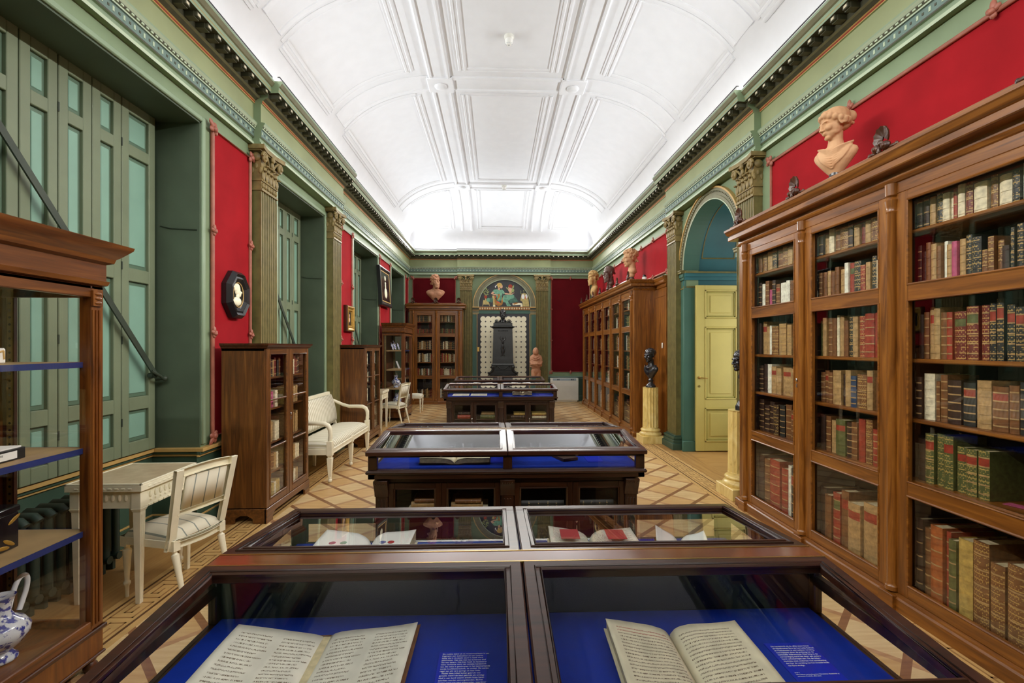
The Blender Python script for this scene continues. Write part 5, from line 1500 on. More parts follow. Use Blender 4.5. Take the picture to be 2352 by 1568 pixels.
words(t, ["DE  GANGBARE", " DE  MUNT"], .012, (-.112, -.1018, .026), (PI / 2, 0, 0), 'plastic_black')
t = thing('white_box', MV1 @ Vector((.555, .24, 1.526)), RZ_LEFT + .05, 'white box with a painted gold garland on the upper vitrine shelf', 'box')
m = MB(); m.box(-.16, .10, -.07, .07, 0, .068); m.build('box_body', 'paper_white', t, bevel=.006)
m = MB()
m.tube([(-.14 + .225 * k / 12, -.071, .056 - .02 * math.sin(PI * k / 12)) for k in range(13)], .004, 6); m.tube([(.085, -.071, .056), (.088, -.071, .02)], .004, 6); m.build('garland', 'gold_line', t)
# far vitrine contents
for x, yv, z, s_, lb in ((.30, .30, 1.526, 1.0, 'patterned plate standing on the far vitrine top shelf, left'), (.56, .30, 1.526, 1.25, 'largest plate standing on the far vitrine top shelf'), (.74, .26, 1.526, .95, 'patterned plate standing on the far vitrine top shelf, right')):
    m = MB(); m.lathe([(.0, 0), (.05, .004), (.09, .016), (.092, .018), (.05, .008), (.0, .004)], (0, 0, 0), 24, 0, 'y'); o = m.build('plate', 'blue_ceramic', None, smooth=60)
    o.data.transform(Matrix.Rotation(math.radians(-16), 4, 'X')); o.scale = (s_, s_, s_); place(o, MV2, (x, yv, z + .093 * s_)); tag(o, lb, 'plate')
m = MB(); m.ext([(0, 0), (.012, 0), (.075, .17), (.063, .17)], 'x', -.07, .07); o = m.build('white_tile', 'white_ceramic', None, bevel=.002); place(o, MV2, (.6, .22, 1.106)); tag(o, 'white tile leaning back on the far vitrine middle shelf', 'tile')
jug(MV2, (.30, .24, .701), 1.0, 'blue jug on the lower shelf of the far vitrine')
for x, r_, mt, lb in ((.52, .05, 'blue_ceramic', 'round blue and white pot on the far vitrine lower shelf'), (.68, .04, 'white_ceramic', 'small white cup on the far vitrine lower shelf')):
    m = MB(); m.lathe([(r_ * .6, 0), (r_, r_ * .8), (r_ * .9, r_ * 1.6), (r_ * .5, r_ * 2), (r_ * .6, r_ * 2.3)], (0, 0), 20); o = m.build('pot', mt, None, smooth=60); place(o, MV2, (x, .24, .701)); tag(o, lb, 'pot')
for x, lb in ((.4, 'tall blue and white vase on the far vitrine floor, left'), (.62, 'tall blue and white vase on the far vitrine floor, right')):
    m = MB(); m.lathe([(.05, 0), (.055, .02), (.08, .14), (.085, .2), (.05, .27), (.035, .3), (.05, .34)], (0, 0), 20); o = m.build('vase', 'blue_ceramic', None, smooth=60); place(o, MV2, (x, .24, .224)); tag(o, lb, 'vase')

# ================================================================ PAINTED TABLES, CHAIRS, SETTEE
stripes('chair_stripe', rgb(230, 222, 200), rgb(146, 150, 140), 'x', .085, .10)
stripes('settee_stripe', rgb(236, 230, 212), rgb(196, 186, 156), 'x', .055, .35, rgb(168, 166, 150), .05)
def table(root, W_, D, H=.757):
    m = MB(); m.box(-W_ / 2, W_ / 2, -D / 2, D / 2, H - .05, H - .012, 0); m.box(-W_ / 2 + .012, W_ / 2 - .012, -D / 2 + .012, D / 2 - .012, H - .012, H - .003, 1)
    m.ext([(-D / 2, H - .012), (-D / 2 + .012, H), (-D / 2 + .012, H - .012)], 'x', -W_ / 2, W_ / 2, 0)
    for s in (-1, 1):
        m.box(s * W_ / 2, s * (W_ / 2 - .012), -D / 2, D / 2, H - .012, H, 0); m.box(-W_ / 2, W_ / 2, s * D / 2, s * (D / 2 - .012), H - .012, H, 0)
    m.build('table_top', ['white_paint', 'table_marble'], root, bevel=.002, smooth=0)
    m = MB(); i = .028; z1, z0 = H - .05, H - .16
    m.box(-W_ / 2 + i, W_ / 2 - i, -D / 2 + i, -D / 2 + i + .022, z0, z1); m.box(-W_ / 2 + i, W_ / 2 - i, D / 2 - i - .022, D / 2 - i, z0, z1)
    for s in (-1, 1): m.box(s * (W_ / 2 - i), s * (W_ / 2 - i - .022), -D / 2 + i, D / 2 - i, z0, z1)
    # carved drops along the apron and a bead row
    n = int(W_ / .05)
    for k in range(n):
        x = -W_ / 2 + .05 + (W_ - .1) * (k + .5) / n
        m.ell((x, -D / 2 + i - .003, H - .095), (.011, .008, .022), seg=8, ring=5); m.ell((x, -D / 2 + i - .003, H - .13), (.006, .006, .008), seg=6, ring=4); m.box(x - .018, x + .018, -D / 2 + i - .006, -D / 2 + i, z0 - .006, z0 + .004); m.ell((x, -D / 2 - .001, H - .032), (.017, .003, .006), seg=6, ring=4)
    n = int(D / .05)
    for k in range(n):
        y = -D / 2 + .05 + (D - .1) * (k + .5) / n
        for s in (-1, 1): m.ell((s * (W_ / 2 - i + .003), y, H - .095), (.008, .011, .022), seg=8, ring=5); m.ell((s * (W_ / 2 + .001), y, H - .032), (.003, .017, .006), seg=6, ring=4)
    m.build('apron', 'white_paint', root, smooth=30)
    for sx in (-1, 1):
        for sy in (-1, 1):
            c = (sx * (W_ / 2 - .045), sy * (D / 2 - .045)); m = MB()
            m.taper(c, z0 - .0, z1, .056, .056, .056, .056); m.taper(c, z0 - .02, z0, .05, .05, .064, .064); m.taper(c, .0, z0 - .02, .028, .028, .046, .046)
            for q in (-1, 1): m.taper((c[0] + q * .008, c[1] - .0145), .03, z0 - .04, .003, .004, .004, .006, 0, (c[0] + q * .01, c[1] - .0235))
            m.build('leg', 'white_paint', root, bevel=.003, smooth=0)
def turned_leg(root, c, top, H, r, splay=(0, 0), square=.05, name='leg', foot=True):
    """round tapering leg under a square block"""
    m = MB(); x, y = c
    m.box(x - square / 2, x + square / 2, y - square / 2, y + square / 2, H - .03, top)
    P = [(0, H - .03, r * .8), (.02, H - .045, r * .62), (.03, H - .055, r * .9), (.04, H - .06, r * 1.08), (.08, H - .08, r * 1.0)]
    pts, rr = [], []
    zs_ = [H - .03, H - .04, H - .048, H - .055, H - .07, H - .10, .12, .105, .098, .085, .07, .0] if foot else [H - .03, H - .04, H - .048, H - .055, H - .07, H - .10, .02, .0]
    rs = [.75, .62, .7, 1.1, 1.12, 1.0, .62, .62, .9, .9, .55, .45] if foot else [.75, .62, .7, 1.1, 1.12, 1.0, .6, .55]
    for z, k in zip(zs_, rs):
        f = 1 - z / (H - .03); pts.append((x + splay[0] * f, y + splay[1] * f, z)); rr.append(r * k)
    m.tube(pts, rr, 12); return m.build(name, 'white_paint', root, smooth=45)
def chair(root):
    """front is +y"""
    W_, D, S = .42, .43, .43
    for sx in (-1, 1):
        turned_leg(root, (sx * (W_ / 2 - .03), D / 2 - .03), S - .035, S - .07, .022)
        turned_leg(root, (sx * (W_ / 2 - .045), -D / 2 + .03), S - .035, S - .07, .02, (sx * .0, -.085), .045, foot=False)
    m = MB(); z0, z1 = S - .085, S - .035
    m.bar((-W_ / 2 + .02, D / 2 - .022, S - .06), (W_ / 2 - .02, D / 2 - .022, S - .06), .03, .05)
    for sx in (-1, 1): m.bar((sx * (W_ / 2 - .02), D / 2 - .03, S - .06), (sx * (W_ / 2 - .035), -D / 2 + .03, S - .06), .03, .05)
    pts = [(-W_ / 2 + .04 + (W_ - .08) * k / 8, -D / 2 + .025 - .03 * math.sin(PI * k / 8), S - .06) for k in range(9)]
    m.ribbon(pts, [(0, 1, 0)] * 9, [(0, 0, 1)] * 9, [(-.012, -.025), (.012, -.025), (.012, .025), (-.012, .025)])
    m.ribbon(pts, [(0, 1, 0)] * 9, [(0, 0, 1)] * 9, [(-.017, .012), (.0, .012), (.0, .025), (-.017, .025)])
    m.build('seat_rail', 'white_paint', root, bevel=.003, smooth=30)
    m = MB(); nx_, ny_ = 12, 10
    def hw(v): return W_ / 2 - .008 - .016 * (1 - v)
    for j in range(ny_ + 1):
        v = j / ny_
        for i in range(nx_ + 1):
            u = i / nx_; x = (2 * u - 1) * hw(v); y = -D / 2 + .02 + v * (D - .015); e = (1 - (2 * u - 1) ** 6) * (1 - (2 * v - 1) ** 6)
            m.v.append((x, y, S - .035 + .045 * e ** .5 + .018 * math.sin(PI * u) * math.sin(PI * v)))
    for j in range(ny_):
        for i in range(nx_): a = j * (nx_ + 1) + i; m.f.append((a, a + 1, a + nx_ + 2, a + nx_ + 1)); m.m.append(0)
    o = m.build('seat_cushion', 'chair_stripe', root, smooth=80); sd = o.modifiers.new('t', 'SOLIDIFY'); sd.thickness = .012; sd.offset = -1
    # back: raked, with a curved top
    yb, zt = -D / 2 + .03, .845
    def bk(x, z):      # depth at height z
        f = (z - S) / (zt - S); return yb - .075 * f - .022 * (1 - (2 * x / W_) ** 2) * max(0, f)
    m = MB()
    for sx in (-1, 1):
        xs = sx * (W_ / 2 - .035)
        pts = [(xs + sx * .004 * k, bk(xs, S - .1 + (zt - S + .1) * k / 6) + (0 if k else .01), S - .1 + (zt - S + .1) * k / 6) for k in range(7)]
        m.ribbon(pts, [(1, 0, 0)] * 7, [(0, 1, 0)] * 7, [(-.025, -.013), (.025, -.013), (.025, .015), (-.025, .015)])
    for z, hh in ((zt - .022, .05), (S + .135, .03)):
        pts = [(-W_ / 2 + .035 + (W_ - .07) * k / 10, bk(-W_ / 2 + .035 + (W_ - .07) * k / 10, z), z + (.012 * math.sin(PI * k / 10) if z > .7 else 0)) for k in range(11)]
        m.ribbon(pts, [(0, 1, 0)] * 11, [(0, 0, 1)] * 11, [(-.013, -hh / 2), (.015, -hh / 2), (.015, hh / 2), (-.013, hh / 2)])
    m.build('back_frame', 'white_paint', root, bevel=.003, smooth=30)
    m = MB(); n = 10; a, b = S + .155, zt - .05
    for j in range(2):
        for i in range(n + 1):
            x = -W_ / 2 + .065 + (W_ - .13) * i / n; z = (a, b)[j]; m.v.append((x, bk(x, z) + .002, z))
    for i in range(n): m.f.append((i, i + 1, n + 2 + i, n + 1 + i)); m.m.append(0)
    o = m.build('back_panel', 'chair_stripe', root, smooth=80); sd = o.modifiers.new('t', 'SOLIDIFY'); sd.thickness = .018; sd.offset = 0
t1 = thing('side_table', (-2.41, 3.225, 0), RZ_LEFT, 'white painted side table with marble top below the first window', 'table'); table(t1, .54, .46)
t2 = thing('side_table', (-2.37, 9.20, 0), RZ_LEFT, 'white side table with marble top between far cabinet and far vitrine', 'table'); table(t2, .54, .46)
ch1 = thing('side_chair', (-2.13, 3.197, 0), math.radians(73), 'white painted chair with striped seat drawn up to the near table', 'chair', None); chair(ch1)
ch2 = copy_tree(ch1); ch2.location = (-2.12, 9.80, 0); ch2.rotation_euler = (0, 0, math.radians(76)); ch2['label'] = 'white painted chair beside the far vitrine, seen from behind'
ch3 = copy_tree(ch1); ch3.location = (-2.02, 11.60, 0); ch3.rotation_euler = (0, 0, math.radians(-90)); ch3['label'] = 'white chair mostly hidden behind the far vitrine, seat edge and legs showing'
def settee(root):
    """front is -y, length along x"""
    L, D, S = 1.66, .55, .43
    for i, x in enumerate((-L / 2 + .035, 0, L / 2 - .035)):
        m = MB(); y = -D / 2 + .035
        m.box(x - .032, x + .032, y - .032, y + .032, S - .11, S - .02 if x == 0 else S + .06)
        m.taper((x, y), S - .135, S - .11, .04, .04, .05, .05); m.taper((x, y), .075, S - .135, .036, .036, .06, .06); m.lathe([(.01, .05), (.02, .06), (.018, .08)], (x, y), 10); m.ell((x, y, .028), (.024, .024, .028))
        m.build('leg', 'white_paint', root, bevel=.003, smooth=40)
        m = MB(); y = D / 2 - .03; m.taper((x, y), .0, S, .034, .034, .05, .05, 0); m.build('leg', 'white_paint', root, bevel=.003, smooth=0)
    m = MB()
    for s in (-1, 1): m.box(-L / 2 + .03, L / 2 - .03, s * (D / 2 - .012), s * (D / 2 - .045), S - .10, S - .03); m.box(s * (L / 2 - .012), s * (L / 2 - .045), -D / 2 + .05, D / 2 - .05, S - .10, S - .03)
    m.box(-L / 2 + .06, L / 2 - .06, -D / 2 + .006, -D / 2 + .014, S - .052, S - .034); m.box(-L / 2 + .06, L / 2 - .06, -D / 2 + .008, -D / 2 + .014, S - .095, S - .08)
    m.build('seat_rail', 'white_paint', root, bevel=.004, smooth=0)
    m = MB(); nx_, ny_ = 30, 12
    for j in range(ny_ + 1):
        v = j / ny_
        for i in range(nx_ + 1):
            u = i / nx_; e = (1 - abs(2 * u - 1) ** 14) * (1 - abs(2 * v - 1) ** 7)
            m.v.append(((2 * u - 1) * (L / 2 - .03), -D / 2 + .015 + v * (D - .06), S - .03 + .07 * e ** .5 + .012 * math.sin(PI * v)))
    for j in range(ny_):
        for i in range(nx_): a = j * (nx_ + 1) + i; m.f.append((a, a + 1, a + nx_ + 2, a + nx_ + 1)); m.m.append(0)
    o = m.build('seat_cushion', 'settee_stripe', root, smooth=80); sd = o.modifiers.new('t', 'SOLIDIFY'); sd.thickness = .02; sd.offset = -1
    yb = D / 2 - .04; zt = .92
    def bk(z): return yb + .11 * (z - S) / (zt - S)
    m = MB(); m.bar((-L / 2 + .03, bk(zt) - .005, zt - .02), (L / 2 - .03, bk(zt) - .005, zt - .02), .04, .05)
    m.bar((-L / 2 + .03, bk(S + .06), S + .06), (L / 2 - .03, bk(S + .06), S + .06), .03, .04)
    for s in (-1, 1): m.bar((s * (L / 2 - .045), bk(S - .05), S - .05), (s * (L / 2 - .045), bk(zt), zt), .04, .045, up=(0, 1, 0))
    m.build('back_frame', 'white_paint', root, bevel=.005, smooth=0)
    m = MB(); n = 8
    for j in range(n + 1):
        z = S + .075 + (zt - .045 - S - .075) * j / n
        for i in range(2): m.v.append(((-1, 1)[i] * (L / 2 - .065), bk(z) - .022 - .02 * math.sin(PI * j / n), z))
    for j in range(n): m.f.append((2 * j, 2 * j + 1, 2 * j + 3, 2 * j + 2)); m.m.append(0)
    o = m.build('back_cushion', 'settee_stripe', root, smooth=80); sd = o.modifiers.new('t', 'SOLIDIFY'); sd.thickness = .03; sd.offset = 1
    for s in (-1, 1):
        x = s * (L / 2 - .035)
        pts = [(x, bk(.86), .87), (x, bk(.8) - .03, .80), (x, .12, .725), (x, .03, .70), (x, -.08, .70), (x, -.17, .695), (x, -.22, .67), (x, -.243, .62), (x, -.245, .56), (x, -.243, .53), (x, -.24, .50), (x, -.24, .47)]
        m = MB(); m.tube(pts, [.02, .022, .024, .025, .026, .028, .028, .027, .024, .027, .024, .024], 12); m.build('arm', 'white_paint', root, smooth=60)
st = thing('settee', (-2.19, 6.37, 0), RZ_LEFT, 'long white settee with striped upholstery in front of the second window', 'settee'); settee(st)

# ================================================================ RADIATOR below the first window
rd = thing('radiator', (-2.80, 3.05, 0), RZ_LEFT, 'dark green ribbed radiator under the first window, behind the table', 'radiator')
for k in range(13):
    m = MB(); x = -.6 + k * .085
    for q in (-.06, 0, .06): m.tube([(x, q, .08), (x, q, .56)], .024, 8)
    m.tube([(x, -.09, .56), (x, -.06, .59), (x, .06, .59), (x, .09, .56)], .026, 8); m.tube([(x, -.09, .1), (x, .09, .1)], .028, 8); m.box(x - .012, x + .012, -.05, .05, 0, .09)
    m.build('section', 'radiator_green', rd, smooth=50)

# ================================================================ FRAMED PICTURES (local front -y)
def octagon(rx, rz_): return [(rx * math.cos(PI / 8 + k * PI / 4) / math.cos(PI / 8), rz_ * math.sin(PI / 8 + k * PI / 4) / math.cos(PI / 8)) for k in range(8)]
t = thing('cameo_frame', (XL + .0125, 4.62, 2.10), RZ_LEFT, 'octagonal black frame with a white profile relief on the first red panel', 'picture')
m = MB()
def loft(m, a, b, ya, yb, k=0):
    n = len(a); m.add([(p[0], ya, p[1]) for p in a] + [(p[0], yb, p[1]) for p in b], [(i, (i + 1) % n, n + (i + 1) % n, n + i) for i in range(n)], k)
O = [octagon(.185, .225), octagon(.185, .225), octagon(.155, .195), octagon(.135, .172), octagon(.12, .155), octagon(.10, .13), octagon(.09, .118)]
Ys = [0, -.045, -.085, -.07, -.075, -.055, -.05]
for i in range(6): loft(m, O[i], O[i + 1], Ys[i], Ys[i + 1])
m.add([(p[0], -.05, p[1]) for p in O[6]], [tuple(range(8))], 0)
m.build('frame', 'black_paint', t, smooth=0)
m = MB(); m.tube([(.088 * math.cos(2 * PI * k / 40), -.056, .118 * math.sin(2 * PI * k / 40)) for k in range(40)], .005, 6, closed=True); m.build('gilt_rim', 'gold_line', t)
m = MB()
K = 1.28
for (x, y, z), r in (((-.012, -.056, .035), (.038, .014, .045)), ((-.02, -.056, .052), (.044, .013, .034)), ((.016, -.058, .014), (.018, .01, .026)), ((.034, -.06, .02), (.009, .008, .008)), ((-.012, -.056, -.012), (.022, .012, .035)), ((-.016, -.056, -.05), (.058, .014, .034)), ((-.036, -.056, .042), (.026, .013, .022)), ((.016, -.058, -.004), (.014, .008, .01))):
    m.ell((x * K, y, z * K), (r[0] * K, r[1], r[2] * K))
m.build('profile_relief', 'cream_panel', t, smooth=80)
def rect_frame(name, x, y, z, w_, h_, depth, prof, mats, label, inner, tilt=0.0):
    t = thing(name, (x, y, z), RZ_LEFT, label, 'picture'); t.rotation_euler = (tilt, 0, RZ_LEFT)
    m = MB()
    for i in range(len(prof) - 1):
        (a, ya, k), (b, yb, _) = prof[i], prof[i + 1]
        A = [(-w_ / 2 + a, -h_ / 2 + a), (w_ / 2 - a, -h_ / 2 + a), (w_ / 2 - a, h_ / 2 - a), (-w_ / 2 + a, h_ / 2 - a)]
        B = [(-w_ / 2 + b, -h_ / 2 + b), (w_ / 2 - b, -h_ / 2 + b), (w_ / 2 - b, h_ / 2 - b), (-w_ / 2 + b, h_ / 2 - b)]
        loft(m, A, B, ya, yb, k)
    m.build('frame', mats, t, smooth=0)
    e = prof[-1][0]; m = MB(); m.box(-w_ / 2 + e - .002, w_ / 2 - e + .002, prof[-1][1] - .002, prof[-1][1] + .006, -h_ / 2 + e - .002, h_ / 2 - e + .002); m.build('picture_ground', inner, t, smooth=0)
    return t, prof[-1][1] - .003
t, yy = rect_frame('picture_frame', XL + .0125, 8.12, 2.08, .40, .44, .07, [(0, 0, 1), (.0, -.05, 1), (.012, -.07, 0), (.03, -.075, 0), (.06, -.05, 0), (.075, -.052, 0), (.082, -.06, 0), (.1, -.035, 0), (.11, -.034, 0)], ['lacquer_gold', 'dark_wood_v'], 'small gilt frame with a tiny portrait on the second red panel', 'black_paint')
m = MB(); m.ell((0, yy, .05), (.02, .003, .028)); m.ell((0, yy, -.02), (.032, .003, .045)); m.build('portrait', 'skin_paint', t)
t, yy = rect_frame('picture_frame', XL + .0525, 10.62, 2.93, .98, .86, .07, [(0, .03, 0), (.0, -.04, 0), (.03, -.05, 0), (.085, -.03, 0), (.09, -.036, 1), (.11, -.034, 1), (.112, -.025, 0)], ['black_paint', 'gold_line'], 'large black frame with gold inner line and a pale baluster shape', 'lacquer', -.06)
m = MB(); m.ell((.0, yy, -.13), (.11, .012, .12)); m.ell((0, yy, .03), (.03, .01, .1)); m.ell((0, yy, .09), (.045, .01, .025)); m.ell((0, yy, .2), (.05, .01, .06)); m.build('pale_shape', 'cream_panel', t, smooth=80)

# ================================================================ HEATER, CEILING FITTINGS
t = thing('heater', (1.99, 13.6, 0), 0, 'white floor-standing heater unit with control panel below the dark red panel', 'heater')
m = MB(); m.box(-.41, .41, -.09, .11, .04, .62); m.box(-.38, .38, -.07, .1, 0, .04); m.build('casing', 'heater_white', t, bevel=.012)
m = MB()
for k in range(22): m.box(-.395, .395, -.096, -.088, .07 + k * .0185, .079 + k * .0185)
o = m.build('grille', 'heater_white', t, smooth=0)
m = MB(); m.ext([(-.085, .605), (-.06, .69), (.1, .69), (.1, .605)], 'x', -.41, .41); m.build('top_cover', 'heater_white', t, bevel=.01)
m = MB(); m.ext([(-.086, .615), (-.066, .68), (-.06, .68), (-.08, .615)], 'x', -.34, .34); m.build('control_panel', 'heater_grey', t, smooth=0)
m = MB()
for x in (-.2, -.16, .2, .25): m.box(x - .012, x + .012, -.088, -.07, .63, .662)
m.build('buttons', 'plastic_black', t, smooth=0)
for (x, y, lb) in ((.167, 5.98, 'white smoke detector on the near ceiling panel'), (.20, 11.45, 'small white smoke detector on the far ceiling rib')):
    t = thing('smoke_detector', (x, y, 5.57 if y < 8 else 5.545), 0, lb, 'smoke detector')
    m = MB(); m.lathe([(.062, .0), (.062, -.03), (.05, -.045)], (0, 0), 20); m.build('base_ring', 'heater_white', t)
    m = MB(); m.lathe([(.048, -.045), (.05, -.06), (.046, -.09), (.03, -.115), (.012, -.12)], (0, 0), 20); m.build('sensor_head', 'paper_white', t)
    m = MB()
    for k in range(8): a = k * PI / 4; m.ell((.036 * math.cos(a), .036 * math.sin(a), -.104), (.006, .006, .008), seg=6, ring=4)
    m.ell((0, 0, -.119), (.009, .009, .006)); m.build('vents', 'heater_grey', t)
t = thing('bottle_lamp', (2.66, 8.30, 2.787), 0, 'small white jar with black cap on the far right bookcase end', 'jar')
m = MB(); m.lathe([(.045, 0), (.05, .01), (.042, .02), (.042, .055), (.03, .062)], (0, 0), 18); m.build('body', 'paper_white', t)
m = MB(); m.lathe([(.03, .062), (.03, .085), (.02, .1), (.0, .102)], (0, 0), 18); m.build('cap', 'plastic_black', t)
# ================================================================ SCULPTURE (local front -y)
def smooth_union(m, name, mat_, parent, vox, it=3, fac=.5):
    o = m.build(name, mat_, parent, smooth=180, fix=False)
    r = o.modifiers.new('join', 'REMESH'); r.mode = 'VOXEL'; r.voxel_size = vox; r.use_smooth_shade = True
    s = o.modifiers.new('soft', 'SMOOTH'); s.factor = fac; s.iterations = it
    return o
def E3(x=0, y=0, z=0): return Euler((x, y, z)).to_matrix()
def head_parts(u, c, turn, nod, hair, beard, female=False):
    """list of (centre, radii, rotation) in bust coordinates; c = centre of the head, u = head height"""
    out = []
    R = (Matrix.Rotation(turn, 3, 'Z') @ Matrix.Rotation(nod, 3, 'X'))
    def a(x, y, z, r, rot=None): out.append((Vector(c) + R @ (Vector((x, y, z)) * u), tuple(q * u for q in r), R @ rot if rot is not None else R))
    a(0, .06, .14, (.33, .40, .36)); a(0, -.07, -.10, (.265, .285, .34)); a(0, -.14, -.24, (.21, .21, .22)); a(0, -.27, -.41, (.11, .10, .085))
    for s in (-1, 1):
        a(s * .15, -.25, -.12, (.11, .12, .11)); a(s * .165, -.09, -.28, (.065, .13, .10)); a(s * .13, -.325, .075, (.115, .06, .03), E3(0, s * .12, 0)); a(s * .122, -.292, .0, (.058, .05, .03)); a(s * .122, -.302, .022, (.068, .045, .012)); a(s * .122, -.297, -.026, (.06, .04, .009))
        a(s * .325, .04, -.04, (.03, .08, .12), E3(.2, 0, s * .3)); a(s * .335, .05, -.12, (.028, .04, .045))
        a(s * .045, -.395, -.155, (.036, .04, .03))
    a(0, -.36, .02, (.045, .055, .08)); a(0, -.40, -.07, (.042, .055, .10), E3(-.28, 0, 0)); a(0, -.445, -.14, (.046, .05, .038))
    a(0, -.365, -.255, (.09, .045, .018)); a(0, -.36, -.275, (.07, .03, .008)); a(0, -.355, -.30, (.07, .045, .022)); a(0, -.33, -.22, (.06, .06, .05))
    rnd = random.Random(int(u * 1e4) + len(hair))
    if hair == 'curly':
        for k in range(120):
            th, ph = rnd.random() * 2 * PI, math.acos(1 - 1.25 * rnd.random())
            x, y, z = .34 * math.sin(ph) * math.cos(th), .05 + .41 * math.sin(ph) * math.sin(th), .15 + .37 * math.cos(ph)
            if y < -.22 and z < .27: continue
            if y < -.05 and z < .0: continue
            q = .045 + .025 * rnd.random(); a(x * 1.03, y * 1.03, z * 1.03, (q, q, q))
        for k in range(26):
            x = (rnd.random() - .5) * .5; a(x, .28 + .1 * rnd.random(), -.02 - .25 * rnd.random(), (.06, .06, .06))
    if hair == 'wave':       # parted, waved and knotted at the back
        a(0, .08, .17, (.355, .42, .355))
        for s in (-1, 1):
            for k, (x, y, z, q) in enumerate(((.06, -.31, .29, .085), (.16, -.27, .26, .095), (.25, -.19, .2, .1), (.31, -.08, .12, .1), (.345, .05, .04, .095), (.33, .17, -.03, .1), (.27, .29, -.06, .1))):
                a(s * x, y, z, (q * .75, q, q * 1.05), E3(0, s * .5, 0))
                a(s * x * .85, y * .85 + .03, z + .11, (q * .5, q * .85, q * .7), E3(0, s * .5, 0))
        a(0, .28, -.12, (.22, .16, .17)); a(0, .53, .10, (.17, .15, .19)); a(0, .46, .1, (.13, .12, .14))
        for s in (-1, 1):
            for k in range(5): a(s * (.32 - .055 * k), .16 + .075 * k, -.10 - .012 * k, (.06, .075, .06))
    if hair == 'short':
        a(0, .09, .17, (.35, .415, .35))
        for k in range(90):
            th, ph = rnd.random() * 2 * PI, math.acos(1 - 1.2 * rnd.random())
            x, y, z = .35 * math.sin(ph) * math.cos(th), .09 + .415 * math.sin(ph) * math.sin(th), .17 + .35 * math.cos(ph)
            if y < -.22 and z < .2: continue
            a(x, y, z, (.035, .05, .028), E3(0, 0, th))
        for k in range(9): a(-.24 + .06 * k, -.30 + .09 * abs(k - 4) / 4, .20, (.04, .04, .05))
    if hair == 'bald':
        for s in (-1, 1):
            for k in range(14): a(s * (.31 - .015 * k), .12 + .024 * k, -.05 + .1 * rnd.random() - .02 * k * .4, (.05, .05, .05))
    if beard:
        for k in range(80):
            t = rnd.random(); an = -PI * .92 + PI * .84 * rnd.random() * 1.0
            x = .27 * math.cos(an) * (1 - .4 * t); y = -.12 + .285 * math.sin(an) * (1 - .08 * t); z = -.20 - .44 * t
            if abs(x) < .10 and z > -.33: continue
            q = .045 + .02 * rnd.random(); a(x, y, z, (q, q, q * 1.2))
        for s in (-1, 1):
            a(s * .07, -.385, -.228, (.075, .04, .028), E3(0, s * .35, 0)); a(s * .15, -.34, -.29, (.04, .04, .06)); 
            for k in range(5): a(s * .27, -.02 + .02 * k, -.08 - .06 * k, (.045, .06, .06))
    return out
